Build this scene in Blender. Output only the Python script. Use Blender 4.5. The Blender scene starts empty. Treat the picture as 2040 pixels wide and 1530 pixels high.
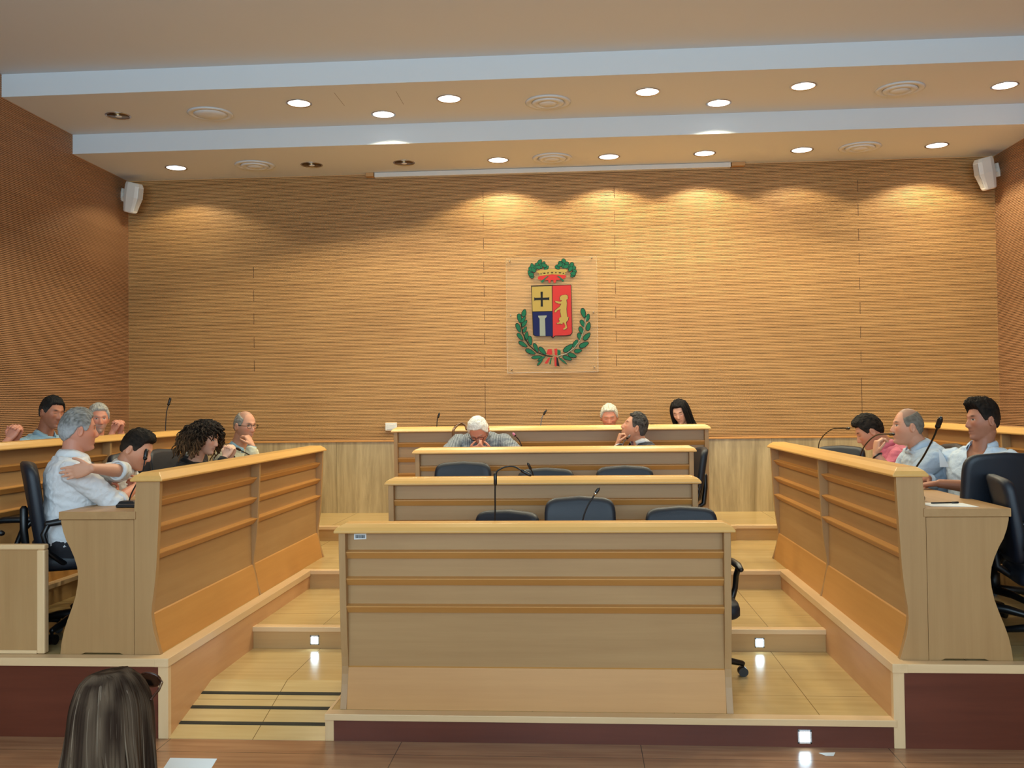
import bpy, bmesh, math, random
from mathutils import Vector, Matrix, noise
V = Vector
S = bpy.context.scene
COL = S.collection
random.seed(7)

# ------------------------------------------------------------------ camera
cam_d = bpy.data.cameras.new('camera')
cam = bpy.data.objects.new('camera', cam_d)
COL.objects.link(cam)
cam_d.sensor_fit = 'HORIZONTAL'
cam_d.sensor_width = 36.0
cam_d.lens = 36.0 * 1889.73 / 2040.0
cam_d.clip_start = 0.05
yaw, pit, rol = 0.07066, 0.02119, 0.01178
cam.location = (0.311, 0, 1.70)
cam.rotation_mode = 'QUATERNION'
cam.rotation_quaternion = (Matrix.Rotation(yaw, 4, 'Z') @ Matrix.Rotation(math.pi/2 + pit, 4, 'X') @ Matrix.Rotation(-rol, 4, 'Z')).to_quaternion()
S.camera = cam

# ------------------------------------------------------------------ light
S.view_settings.view_transform = 'Standard'
S.view_settings.look = 'None'
S.view_settings.exposure = 0.0
S.view_settings.gamma = 1.0
S.view_settings.use_curve_mapping = False
w = bpy.data.worlds.new('world'); S.world = w; w.use_nodes = True
w.node_tree.nodes['Background'].inputs[0].default_value = (0.5, 0.68, 0.8, 1)
w.node_tree.nodes['Background'].inputs[1].default_value = 0.25

SPOT_W = 76.0
SPOT_COL = (1.0, 0.92, 0.66)
def area(name, loc, rot, sx, sy, power, color):
    d = bpy.data.lights.new(name, 'AREA'); d.shape = 'RECTANGLE'; d.size = sx; d.size_y = sy
    d.energy = power; d.color = color
    o = bpy.data.objects.new(name, d); COL.objects.link(o); o.location = loc; o.rotation_euler = rot
    return o
# daylight from the windows in the wall behind the photographer
area('window_daylight', (0.0, -3.3, 2.6), (math.radians(124), 0, 0), 8.0, 2.6, 700, (0.62, 0.84, 1.0))

# ------------------------------------------------------------------ materials
def newmat(name):
    m = bpy.data.materials.new(name); m.use_nodes = True
    nt = m.node_tree; b = nt.nodes['Principled BSDF']
    return m, nt, b
def lin(c):
    return tuple((x/12.92 if x <= 0.04045 else ((x+0.055)/1.055)**2.4) for x in c)
def rgb(r, g, b):
    return lin((r/255, g/255, b/255)) + (1,)
def plain(name, c, rough=0.5, metal=0.0, spec=0.5, bump=0, bscale=60, var=0.0):
    m, nt, b = newmat(name)
    b.inputs['Base Color'].default_value = c
    b.inputs['Roughness'].default_value = rough
    b.inputs['Metallic'].default_value = metal
    b.inputs['Specular IOR Level'].default_value = spec
    tc = nt.nodes.new('ShaderNodeTexCoord')
    nz = nt.nodes.new('ShaderNodeTexNoise'); nz.inputs['Scale'].default_value = bscale; nz.inputs['Detail'].default_value = 3
    nt.links.new(tc.outputs['Object'], nz.inputs['Vector'])
    if var > 0:
        mx = nt.nodes.new('ShaderNodeMix'); mx.data_type = 'RGBA'
        mx.inputs['A'].default_value = tuple(x*(1-var) for x in c[:3]) + (1,)
        mx.inputs['B'].default_value = tuple(min(1, x*(1+var)) for x in c[:3]) + (1,)
        nt.links.new(nz.outputs['Fac'], mx.inputs['Factor']); nt.links.new(mx.outputs['Result'], b.inputs['Base Color'])
    if bump > 0:
        bp = nt.nodes.new('ShaderNodeBump'); bp.inputs['Strength'].default_value = bump; bp.inputs['Distance'].default_value = 0.004
        nt.links.new(nz.outputs['Fac'], bp.inputs['Height']); nt.links.new(bp.outputs['Normal'], b.inputs['Normal'])
    return m
def wood(name, c1, c2, grain='x', rough=0.42, fine=55, stretch=14, spec=0.4):
    m, nt, b = newmat(name)
    tc = nt.nodes.new('ShaderNodeTexCoord'); mp = nt.nodes.new('ShaderNodeMapping')
    s = {'x': (1, stretch, stretch), 'y': (stretch, 1, stretch), 'z': (stretch, stretch, 1)}[grain]
    mp.inputs['Scale'].default_value = tuple(k*fine/stretch/4 for k in s)
    nt.links.new(tc.outputs['Object'], mp.inputs['Vector'])
    n1 = nt.nodes.new('ShaderNodeTexNoise'); n1.inputs['Scale'].default_value = 1.0; n1.inputs['Detail'].default_value = 6; n1.inputs['Roughness'].default_value = .65
    nt.links.new(mp.outputs['Vector'], n1.inputs['Vector'])
    n2 = nt.nodes.new('ShaderNodeTexNoise'); n2.inputs['Scale'].default_value = 1.7; n2.inputs['Detail'].default_value = 2
    nt.links.new(tc.outputs['Object'], n2.inputs['Vector'])
    ad = nt.nodes.new('ShaderNodeMath'); ad.operation = 'MULTIPLY_ADD'; ad.inputs[1].default_value = 0.65
    nt.links.new(n1.outputs['Fac'], ad.inputs[0])
    ml = nt.nodes.new('ShaderNodeMath'); ml.operation = 'MULTIPLY'; ml.inputs[1].default_value = 0.35
    nt.links.new(n2.outputs['Fac'], ml.inputs[0]); nt.links.new(ml.outputs[0], ad.inputs[2])
    cr = nt.nodes.new('ShaderNodeValToRGB')
    cr.color_ramp.elements[0].position = 0.32; cr.color_ramp.elements[0].color = c1
    cr.color_ramp.elements[1].position = 0.68; cr.color_ramp.elements[1].color = c2
    nt.links.new(ad.outputs[0], cr.inputs['Fac']); nt.links.new(cr.outputs['Color'], b.inputs['Base Color'])
    b.inputs['Roughness'].default_value = rough; b.inputs['Specular IOR Level'].default_value = spec
    return m
M = {}
for g in 'xyz':
    M['panel_'+g] = wood('beech veneer '+g, rgb(166,126,80), rgb(180,141,93), g, stretch=24, fine=90)
    M['edge_'+g] = wood('solid beech edging '+g, rgb(208,158,88), rgb(222,174,102), g, rough=.3, spec=.5)
    M['kick_'+g] = wood('warm beech kick board '+g, rgb(190,134,70), rgb(202,146,80), g, rough=.4, spec=.35, stretch=24, fine=90)
    M['nose_'+g] = wood('pale beech nosing '+g, rgb(216,180,132), rgb(230,196,150), g, rough=.35)
    M['riser_'+g] = wood('beech riser '+g, rgb(184,144,92), rgb(200,160,106), g, rough=.4)
M['dark_x'] = wood('dark cherry fascia', rgb(84,38,22), rgb(106,52,34), 'x', rough=.38)
M['wallwood_x'] = wood('slatted wall wood x', rgb(184,136,82), rgb(204,156,98), 'x', rough=.5)
M['wallwood_y'] = wood('slatted wall wood y', rgb(166,122,86), rgb(184,138,100), 'y', rough=.5)
M['groove'] = plain('wall joint dark', rgb(70,38,16), .8)
M['plaster'] = plain('white ceiling plaster', rgb(214,219,222), .85, bump=.05, bscale=200)
M['white'] = plain('white painted plastic', rgb(222,218,208), .4)
M['screen'] = plain('white screen casing', rgb(215,212,205), .4)
M['leather'] = plain('navy black leather', rgb(17,24,35), .5, bump=.12, bscale=180, var=.1)
M['leatherette'] = plain('chair back shell grey brown', rgb(64,56,56), .5, bump=.1, bscale=180)
M['blackplastic'] = plain('black plastic', rgb(14,14,16), .38)
M['blackmetal'] = plain('black gooseneck metal', rgb(12,11,12), .35, metal=.3)
M['chrome'] = plain('brushed chrome', rgb(190,190,190), .25, metal=1)
M['bronze'] = plain('dim reflector', rgb(150,120,84), .3, metal=.9)
M['paper'] = plain('white paper', rgb(225,228,226), .7)
M['ink'] = plain('printed ink', rgb(30,36,44), .6)
M['cane'] = plain('varnished cane wood', rgb(96,58,24), .3, var=.2)
M['strip'] = plain('black anti slip strip', rgb(40,36,22), .8, bump=.3, bscale=300)
M['pink_head'] = plain('pink lit microphone ring', rgb(200,120,150), .4)
M['greymetal'] = plain('grey gooseneck', rgb(120,118,120), .35, metal=.6)
def emis(name, c, s):
    m, nt, b = newmat(name)
    b.inputs['Base Color'].default_value = c; b.inputs['Emission Color'].default_value = c; b.inputs['Emission Strength'].default_value = s
    return m
M['lamp'] = emis('lit lamp glass', (0.93, 0.98, 1, 1), 2.6)
M['lampdim'] = emis('lit lamp glass inner', (0.8, 0.85, 0.85, 1), 1.0)
M['steplamp'] = emis('cool step lamp', (0.62, 0.86, 1, 1), 22)

def marble():
    m, nt, b = newmat('travertine')
    tc = nt.nodes.new('ShaderNodeTexCoord'); mp = nt.nodes.new('ShaderNodeMapping'); mp.inputs['Scale'].default_value = (9, 9, .7)
    nt.links.new(tc.outputs['Object'], mp.inputs['Vector'])
    n = nt.nodes.new('ShaderNodeTexNoise'); n.inputs['Scale'].default_value = 1; n.inputs['Detail'].default_value = 8; n.inputs['Roughness'].default_value = .7; n.inputs['Distortion'].default_value = .4
    nt.links.new(mp.outputs['Vector'], n.inputs['Vector'])
    cr = nt.nodes.new('ShaderNodeValToRGB'); e = cr.color_ramp.elements
    e[0].position = .3; e[0].color = rgb(136,116,80); e[1].position = .64; e[1].color = rgb(194,172,130)
    nt.links.new(n.outputs['Fac'], cr.inputs['Fac']); nt.links.new(cr.outputs['Color'], b.inputs['Base Color'])
    b.inputs['Roughness'].default_value = .35
    return m
M['marble'] = marble()
def floor_mat(name, c1, c2, cj, jx, jy, rough, offx=0.0, offy=0.0, jw=0.004):
    m, nt, b = newmat(name)
    tc = nt.nodes.new('ShaderNodeTexCoord')
    mp = nt.nodes.new('ShaderNodeMapping'); mp.inputs['Scale'].default_value = (1.3, 16, 8)
    nt.links.new(tc.outputs['Object'], mp.inputs['Vector'])
    n = nt.nodes.new('ShaderNodeTexNoise'); n.inputs['Scale'].default_value = 1.4; n.inputs['Detail'].default_value = 6
    nt.links.new(mp.outputs['Vector'], n.inputs['Vector'])
    cr = nt.nodes.new('ShaderNodeValToRGB'); e = cr.color_ramp.elements
    e[0].position = .35; e[0].color = c1; e[1].position = .65; e[1].color = c2
    nt.links.new(n.outputs['Fac'], cr.inputs['Fac'])
    sp = nt.nodes.new('ShaderNodeSeparateXYZ'); nt.links.new(tc.outputs['Object'], sp.inputs[0])
    outs = []
    for ax, j, of in (('X', jx, offx), ('Y', jy, offy)):
        a = nt.nodes.new('ShaderNodeMath'); a.operation = 'ADD'; a.inputs[1].default_value = 50 - of; nt.links.new(sp.outputs[ax], a.inputs[0])
        md = nt.nodes.new('ShaderNodeMath'); md.operation = 'MODULO'; md.inputs[1].default_value = j; nt.links.new(a.outputs[0], md.inputs[0])
        lt = nt.nodes.new('ShaderNodeMath'); lt.operation = 'LESS_THAN'; lt.inputs[1].default_value = jw; nt.links.new(md.outputs[0], lt.inputs[0])
        outs.append(lt)
    mx = nt.nodes.new('ShaderNodeMath'); mx.operation = 'MAXIMUM'; nt.links.new(outs[0].outputs[0], mx.inputs[0]); nt.links.new(outs[1].outputs[0], mx.inputs[1])
    mc = nt.nodes.new('ShaderNodeMix'); mc.data_type = 'RGBA'; mc.inputs['B'].default_value = cj
    nt.links.new(mx.outputs[0], mc.inputs['Factor']); nt.links.new(cr.outputs['Color'], mc.inputs['A'])
    nt.links.new(mc.outputs['Result'], b.inputs['Base Color'])
    b.inputs['Roughness'].default_value = rough
    return m
M['parquet'] = floor_mat('pale glossy laminate', rgb(190,160,104), rgb(201,172,117), rgb(120,96,56), .715, 1.3, .22, offx=0.0, offy=5.75)
M['brownfloor'] = floor_mat('brown laminate', rgb(150,108,76), rgb(174,130,94), rgb(84,60,40), 1.2, .4, .25, offx=1.39, offy=.2)
def glassmat():
    m, nt, b = newmat('clear acrylic')
    b.inputs['Base Color'].default_value = (1, 1, 1, 1); b.inputs['Roughness'].default_value = .03
    b.inputs['Transmission Weight'].default_value = 1.0; b.inputs['IOR'].default_value = 1.12; b.inputs['Specular IOR Level'].default_value = .6
    b.inputs['Alpha'].default_value = .09; b.inputs['Transmission Weight'].default_value = 0; b.inputs['Base Color'].default_value = rgb(214,188,150)
    return m
M['acrylic'] = glassmat()
m_, nt_, b_ = newmat('acrylic edge'); b_.inputs['Base Color'].default_value = rgb(200,176,140); b_.inputs['Roughness'].default_value = .1; b_.inputs['Alpha'].default_value = .3
M['acrylic_edge'] = m_
def attrmat(name, rough=.55, sss=0.0, nscale=0, aniso=False, spec=.4):
    m, nt, b = newmat(name)
    a = nt.nodes.new('ShaderNodeVertexColor'); a.layer_name = 'Col'
    nt.links.new(a.outputs['Color'], b.inputs['Base Color'])
    b.inputs['Roughness'].default_value = rough; b.inputs['Specular IOR Level'].default_value = spec
    if sss:
        b.inputs['Subsurface Weight'].default_value = sss; b.inputs['Subsurface Scale'].default_value = .01
    if nscale:
        tc = nt.nodes.new('ShaderNodeTexCoord'); nz = nt.nodes.new('ShaderNodeTexNoise'); nz.inputs['Scale'].default_value = nscale; nz.inputs['Detail'].default_value = 4
        nt.links.new(tc.outputs['Object'], nz.inputs['Vector'])
        bp = nt.nodes.new('ShaderNodeBump'); bp.inputs['Strength'].default_value = .5; bp.inputs['Distance'].default_value = .004
        nt.links.new(nz.outputs['Fac'], bp.inputs['Height']); nt.links.new(bp.outputs['Normal'], b.inputs['Normal'])
    return m
M['skin'] = attrmat('skin', .5, spec=.35)
M['hair'] = attrmat('hair', .7, nscale=260, spec=.15)
def cloth(name, c, c2=None, rough=.8, stripe=0):
    m, nt, b = newmat(name)
    tc = nt.nodes.new('ShaderNodeTexCoord')
    if stripe:
        wv = nt.nodes.new('ShaderNodeTexWave'); wv.wave_type = 'BANDS'; wv.bands_direction = 'X'
        wv.inputs['Scale'].default_value = stripe; wv.inputs['Distortion'].default_value = 1.2; wv.inputs['Detail'].default_value = 1; wv.inputs['Detail Scale'].default_value = .5
        nt.links.new(tc.outputs['Object'], wv.inputs['Vector'])
        cr = nt.nodes.new('ShaderNodeValToRGB'); e = cr.color_ramp.elements
        e[0].position = .55; e[0].color = c; e[1].position = .92; e[1].color = c2
        nt.links.new(wv.outputs['Fac'], cr.inputs['Fac']); nt.links.new(cr.outputs['Color'], b.inputs['Base Color'])
    else:
        b.inputs['Base Color'].default_value = c
    nz = nt.nodes.new('ShaderNodeTexNoise'); nz.inputs['Scale'].default_value = 14; nz.inputs['Detail'].default_value = 3; nz.inputs['Distortion'].default_value = .8
    nt.links.new(tc.outputs['Object'], nz.inputs['Vector'])
    bp = nt.nodes.new('ShaderNodeBump'); bp.inputs['Strength'].default_value = .45; bp.inputs['Distance'].default_value = .02
    nt.links.new(nz.outputs['Fac'], bp.inputs['Height']); nt.links.new(bp.outputs['Normal'], b.inputs['Normal'])
    b.inputs['Roughness'].default_value = rough; b.inputs['Sheen Weight'].default_value = .1
    return m

# ------------------------------------------------------------------ mesh helpers
class MB:
    def __init__(s): s.v = []; s.f = []
    def add(s, vs, fs):
        n = len(s.v); s.v += [V(p) for p in vs]; s.f += [tuple(i+n for i in f) for f in fs]; return s
    def box(s, x0, x1, y0, y1, z0, z1):
        return s.add([(x0,y0,z0),(x1,y0,z0),(x1,y1,z0),(x0,y1,z0),(x0,y0,z1),(x1,y0,z1),(x1,y1,z1),(x0,y1,z1)],
                     [(0,3,2,1),(4,5,6,7),(0,1,5,4),(1,2,6,5),(2,3,7,6),(3,0,4,7)])
    def rings(s, R, cap=True, close=True):
        n = len(R[0]); vs = [p for r in R for p in r]; fs = []
        for i in range(len(R)-1):
            for j in range(n if close else n-1):
                k = (j+1) % n
                fs.append((i*n+j, i*n+k, (i+1)*n+k, (i+1)*n+j))
        if cap:
            fs.append(tuple(range(n-1, -1, -1))); fs.append(tuple((len(R)-1)*n+j for j in range(n)))
        return s.add(vs, fs)
    def prism(s, poly, fn, a, b):
        """poly: list of 2D points, fn(p, t) -> 3D"""
        return s.rings([[fn(p, a) for p in poly], [fn(p, b) for p in poly]])
    def tube(s, pts, rad, n=8, ends=True):
        pts = [V(p) for p in pts]
        if not hasattr(rad, '__len__'): rad = [rad]*len(pts)
        if ends:
            d0 = (pts[0]-pts[1]).normalized(); d1 = (pts[-1]-pts[-2]).normalized()
            pts = [pts[0]+d0*rad[0]*.7] + pts + [pts[-1]+d1*rad[-1]*.7]
            rad = [rad[0]*.55] + list(rad) + [rad[-1]*.55]
        R = []; prev = None
        for i, p in enumerate(pts):
            t = (pts[min(i+1, len(pts)-1)] - pts[max(i-1, 0)]).normalized()
            if prev is None:
                prev = t.orthogonal().normalized()
            a = (prev - t*prev.dot(t)); a = a.normalized() if a.length > 1e-6 else t.orthogonal().normalized()
            prev = a; b = t.cross(a)
            R.append([p + (a*math.cos(q*2*math.pi/n) + b*math.sin(q*2*math.pi/n))*rad[i] for q in range(n)])
        return s.rings(R)
    def ell(s, c, ax, n=16, m=10):
        """ellipsoid, ax = three axis vectors"""
        c = V(c); A, B, C_ = [V(a) for a in ax]; R = []
        for i in range(1, m):
            th = math.pi*i/m
            R.append([c + C_*(-math.cos(th)) + (A*math.cos(q*2*math.pi/n) + B*math.sin(q*2*math.pi/n))*math.sin(th) for q in range(n)])
        return s.rings(R)
    def lathe(s, prof, n=24, c=(0,0,0)):
        c = V(c)
        return s.rings([[c + V((r*math.cos(q*2*math.pi/n), r*math.sin(q*2*math.pi/n), z)) for q in range(n)] for r, z in prof])
    def build(s, name, mat, parent=None, bevel=0, smooth=False, sub=0, local=False, seg=2):
        me = bpy.data.meshes.new(name)
        off = V((0,0,0)) if (parent is None or local) else parent.matrix_basis.translation
        if parent is not None and parent.parent is not None and not local:
            off = parent.parent.matrix_basis.translation
        me.from_pydata([tuple(p-off) for p in s.v], [], s.f)
        bm = bmesh.new(); bm.from_mesh(me); bmesh.ops.recalc_face_normals(bm, faces=bm.faces); bm.to_mesh(me); bm.free()
        for mm in (mat if isinstance(mat, (list, tuple)) else [mat]): me.materials.append(mm)
        o = bpy.data.objects.new(name, me); COL.objects.link(o)
        if parent is not None: o.parent = parent
        if bevel:
            b = o.modifiers.new('bevel', 'BEVEL'); b.width = bevel; b.segments = seg; b.limit_method = 'ANGLE'; b.angle_limit = math.radians(35)
        if sub:
            b = o.modifiers.new('sub', 'SUBSURF'); b.levels = sub; b.render_levels = sub
        if smooth:
            for p in me.polygons: p.use_smooth = True
        return o
def tag(o, label, cat, group=None):
    o['label'] = label; o['category'] = cat
    if group: o['group'] = group
    return o
def struct(o): o['kind'] = 'structure'; return o
def thing(name, loc, label, cat, group=None):
    o = bpy.data.objects.new(name, None); COL.objects.link(o); o.location = loc; o.empty_display_size = .1
    return tag(o, label, cat, group)
def copy_tree(o, parent=None):
    c = o.copy(); COL.objects.link(c); c.parent = parent
    for ch in list(o.children): copy_tree(ch, c)
    return c

# ------------------------------------------------------------------ room
A_, B_, C_, D_ = .1364, .2729, .4093, .5457
Y0, Y1, Y2, Y3, YB = 4.78, 6.06, 7.36, 8.98, 10.118
XW, XL = 1.833, 4.632
ZC, ZF, ZT, ZM = 4.213, 4.404, 4.602, 1.322
R2 = 3.19
struct(MB().box(-XL, XL, -3.4, Y0, -.12, 0).build('floor', M['brownfloor']))

def slab(name, x0, x1, y0, y1, z0, z1, mat): return struct(MB().box(x0, x1, y0, y1, z0, z1).build(name, mat))
slab('lower_platform', -.99, XW, Y0+.03, Y1+.02, 0, A_, M['parquet'])
# ramp up to the lower platform on the left
RY = 5.36
ramp = MB().prism([(Y0, .002), (RY, A_), (Y1+.02, A_), (Y1+.02, 0), (Y0, 0)], lambda p, t: V((t, p[0], p[1])), -XW, -.992)
struct(ramp.build('entrance_ramp', M['parquet']))
for k, (yy) in enumerate((4.92, 5.07, 5.215)):
    z = (yy-Y0)/(RY-Y0)*(A_-.002)+.002
    s = (A_-.002)/(RY-Y0)
    st = MB().prism([(yy-.013, z-.013*s-.002), (yy+.013, z+.013*s-.002), (yy+.013, z+.013*s+.003), (yy-.013, z-.013*s+.003)], lambda p, t: V((t, p[0], p[1])), -XW+.005, -1.0)
    tag(st.build('anti_slip_strip', M['strip']), ['black anti-slip strip across the ramp, nearest the brown floor', 'black anti-slip strip across the middle of the ramp', 'black anti-slip strip across the ramp, topmost and farthest of three'][k], 'floor strip', 'anti-slip strips on the ramp')
slab('middle_platform', -XW, XW, Y1+.02, Y2+.02, 0, B_, M['parquet'])
slab('upper_platform', -XW, XW, Y2+.02, YB, 0, C_, M['parquet'])
for sx in (-1, 1):
    a, b = sorted((sx*XW, sx*XL))
    slab('wing_platform', a, b, Y0+.03, YB, 0, C_-.0005, M['parquet'])
    a, b = sorted((sx*(R2+.02), sx*XL))
    slab('rear_row_platform', a, b, Y0+.03, Y3+.02, C_-.001, D_-.0004, M['parquet'])
# presidency dais with a forward bow in its middle
bow = [(-XL, YB), (-XL, Y3+.02), (-1.75, Y3+.02), (-1.5, 8.93), (-1.36, 8.8), (-1.26, 8.6), (-1.15, 8.46), (-.9, 8.40), (.9, 8.40), (1.15, 8.46), (1.30, 8.6), (1.42, 8.8), (1.55, 8.93), (1.75, Y3+.02), (XL, Y3+.02), (XL, YB)]
struct(MB().prism(bow, lambda p, t: V((p[0], p[1], t)), C_-.001, D_).build('dais_platform', M['parquet']))

# nosings, risers, fascias
def nosing(name, x0, x1, y0, y1, z, face, lip=.03):
    """light wooden edge strip; face: '-y','+x','-x' direction of the open side"""
    b = MB().box(x0, x1, y0, y1, z-lip, z+.003)
    return struct(b.build(name, M['nose_x' if face == '-y' else 'nose_y'], bevel=.003))
def riser(x0, x1, y, z0, z1, mat): return struct(MB().box(x0, x1, y, y+.03, z0, z1).build('stair_riser', mat))
riser(-.99, XW, Y0, 0, A_-.03, M['dark_x'])
nosing('step_nosing', -1.0, XW, Y0-.015, Y0+.06, A_, '-y')
# side of lower platform beside the ramp
struct(MB().box(-1.0, -.985, Y0+.06, RY, 0, A_+.002).build('stair_riser', M['nose_y']))
struct(MB().box(-1.0, -.955, Y0-.005, Y0+.02, 0, A_-.03).build('corner_post', M['nose_z'], bevel=.003))
for (y, z0, z1) in ((Y1, A_, B_), (Y2, B_, C_)):
    riser(-XW, XW, y, z0, z1-.028, M['riser_x'])
    nosing('step_nosing', -XW, XW, y-.015, y+.06, z1, '-y', .028)
for sx in (-1, 1):
    a, b = sorted((sx*XW, sx*XL))
    riser(a + (.04 if sx > 0 else 0), b - (.04 if sx < 0 else 0), Y0, 0, C_-.04, M['dark_x'])
    nosing('step_nosing', a-(.008 if sx > 0 else -0.0), b+(.008 if sx < 0 else 0), Y0-.015, Y0+.06, C_, '-y', .04)
    # side cheek between wing platform and the stepped aisle
    xi = sx*(XW-.012)
    c0, c1 = sorted((sx*(XW-.012), sx*(XW+.02)))
    struct(MB().prism([(Y0+.03, 0), (Y2+.05, 0), (Y2+.05, C_-.035), (Y0+.03, C_-.035)], lambda p, t: V((t, p[0], p[1])), c0, c1).build('platform_cheek', wood('beech cheek', rgb(196,144,96), rgb(212,162,112), 'y')))
    c0, c1 = sorted((sx*(XW-.02), sx*(XW+.055)))
    nosing('step_nosing', c0, c1, Y0-.017, Y2+.06, C_+.0012, '+x', .0415)
    c0, c1 = sorted((sx*(XW-.014), sx*(XW+.04)))
    struct(MB().box(c0, c1, Y0-.006, Y0+.032, 0, C_-.035).build('corner_post', M['nose_z'], bevel=.003))
    c0, c1 = sorted((sx*R2, sx*(R2+.02)))
    struct(MB().box(c0, c1, Y0+.03, Y3+.02, C_, D_-.03).build('stair_riser', M['riser_y']))
    c0, c1 = sorted((sx*(R2-.015), sx*(R2+.07)))
    nosing('step_nosing', c0, c1, Y0+.03, Y3+.02, D_, '+x', .028)
    a, b = sorted((sx*1.75, sx*R2))
    riser(a, b, Y3, C_, D_-.028, M['riser_x'])
    nosing('step_nosing', a, b, Y3-.015, Y3+.06, D_, '-y', .028)
bw = MB()
inner = bow[2:-2]
R0 = [[V((p[0], p[1]-.034, C_)), V((p[0], p[1]-.034, D_-.028)), V((p[0], p[1]-.002, D_-.028)), V((p[0], p[1]-.002, C_))] for p in inner]
struct(bw.rings(R0).build('stair_riser', M['riser_x']))
R0 = [[V((p[0], p[1]-.05, D_-.028)), V((p[0], p[1]-.05, D_+.003)), V((p[0], p[1]+.03, D_+.003)), V((p[0], p[1]+.03, D_-.028))] for p in inner]
struct(MB().rings(R0).build('step_nosing', M['nose_x']))

# slatted acoustic walls: 16 mm pitch, 3.6 mm grooves, real relief
def ribbed(z0, z1):
    prof = []; p = .016; g = .0050; n = int((z1-z0)/p)
    prof.append((0, z0))
    for i in range(n):
        z = z0 + i*p
        prof += [(0, z+p-g), (.008, z+p-g), (.008, z+p), (0, z+p)]
    prof.append((0, z1))
    return prof
def ribbed_wall(name, z0, z1, fn, a, b, mat):
    pr = ribbed(z0, z1); mb = MB()
    mb.rings([[fn(q, a) for q in pr], [fn(q, b) for q in pr]], cap=False, close=False)
    return struct(mb.build(name, mat))
ribbed_wall('wall_back', ZM, ZC+.02, lambda q, t: V((t, YB+q[0], q[1])), -XL, XL, M['wallwood_x'])
ribbed_wall('wall_left', ZM, ZT+.02, lambda q, t: V((-XL-q[0], t, q[1])), -3.4, YB, M['wallwood_y'])
ribbed_wall('wall_right', ZM, ZT+.02, lambda q, t: V((XL+q[0], t, q[1])), -3.4, YB, M['wallwood_y'])
slab('wall_back', -XL-.1, XL+.1, YB+.008, YB+.1, 0, ZT+.1, M['wallwood_x'])
slab('wall_left', -XL-.1, -XL-.008, -3.4, YB, 0, ZT+.1, M['wallwood_y'])
slab('wall_right', XL+.008, XL+.1, -3.4, YB, 0, ZT+.1, M['wallwood_y'])
# travertine wainscot and wooden ledge
for i in range(8):
    x0 = -XL + i*2*XL/8; slab('baseboard_back', x0+.001, x0+2*XL/8-.001, YB-.004, YB+.006, D_, ZM-.012, M['marble'])
struct(MB().box(-XL, XL, YB-.02, YB+.005, ZM-.012, ZM+.004).build('trim_1', M['kick_x'], bevel=.002))
for sx in (-1, 1):
    a, b = sorted((sx*(XL-.004), sx*(XL+.006)))
    slab('baseboard_side', a, b, -3.4, YB, 0, ZM-.012, M['marble'])
# staggered board joints (one 128 mm board in two)
def joints(x, z_lo, z_hi, z_cont=None):
    mb = MB(); z = z_lo
    k0 = math.ceil((z_lo - ZM)/.256)
    k = k0
    while ZM + k*.256 + .128 < z_hi:
        zz = ZM + k*.256
        mb.box(x-.0022, x+.0022, YB-.0008, YB+.004, zz, zz+.120); k += 1
    if z_cont: mb.box(x-.0022, x+.0022, YB-.0008, YB+.004, ZM+.01, z_cont)
    return struct(mb.build('trim_2', M['groove']))
joints(-.694, 1.95, 4.2, 1.93); joints(.71, 1.95, 4.2); joints(-3.222, 1.9, 3.4); joints(3.247, 1.95, 4.1, 1.93)

# ceiling: two dropped bulkheads stepping down to the back wall
cp = [(-3.4, ZT), (7.811, ZT), (7.811, ZF), (8.963, ZF), (8.963, ZC), (YB+.1, ZC), (YB+.1, ZT+.2), (-3.4, ZT+.2)]
struct(MB().prism(cp, lambda p, t: V((t, p[0], p[1])), -XL-.1, XL+.1).build('ceiling', M['plaster']))
mb = MB()
for (x0, x1, y0, y1) in ((-1.765, -1.762, 8.0, 8.36), (-1.23, -1.227, 8.02, 8.38)):
    mb.box(x0, x1, y0, y1, ZF-.0008, ZF+.002)
struct(mb.build('trim_3', plain('ceiling hatch joint', rgb(120,110,100), .9)))

# rear wall with its windows (behind the photographer)
slab('wall_rear', -XL-.1, XL+.1, -3.6, -3.45, 0, 1.1, M['plaster'])
slab('wall_rear', -XL-.1, XL+.1, -3.6, -3.45, 4.0, ZT+.1, M['plaster'])
for i in range(5):
    x = -XL + i*2*XL/4
    slab('window_1', x-.08, x+.08, -3.6, -3.45, 1.1, 4.0, M['white'])

# ------------------------------------------------------------------ ceiling fittings
def spot(root, loc, power):
    d = bpy.data.lights.new('spot_bulb', 'SPOT'); d.energy = power; d.color = SPOT_COL
    d.spot_size = math.radians(132); d.spot_blend = .22; d.shadow_soft_size = .05
    o = bpy.data.objects.new('spot_bulb', d); COL.objects.link(o); o.parent = root; o.location = loc
    return o
def downlight(x, y, z, state, label, pw=1):
    t = thing('recessed_downlight', (x, y, z), label, 'ceiling light', 'recessed downlights in the bulkheads')
    MB().lathe([(.098, .002), (.112, 0), (.114, -.004), (.108, -.007), (.098, -.004), (.096, .002)], 32).build('trim_ring', M['chrome'], t, local=True, smooth=True)
    if state == 'off':
        MB().lathe([(.1, -.0035), (.07, -.002), (.001, -.001), (.001, .001), (.1, .001)], 28).build('reflector', M['bronze'], t, local=True, smooth=True)
        MB().ell((0, .01, -.006), ((.03,0,0),(0,.03,0),(0,0,.008))).build('lamp', M['white'], t, local=True, smooth=True)
    else:
        MB().lathe([(.098, -.002), (.001, -.003), (.001, .001), (.098, .001)], 28).build('reflector', M['lamp'], t, local=True)
        if state == 'dim':
            MB().ell((0, .0, -.006), ((.05,0,0),(0,.05,0),(0,0,.004))).build('lamp', M['lampdim'], t, local=True, smooth=True)
        spot(t, (0, 0, -.02), SPOT_W*pw*(.55 if state == 'dim' else 1))
    return t
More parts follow.
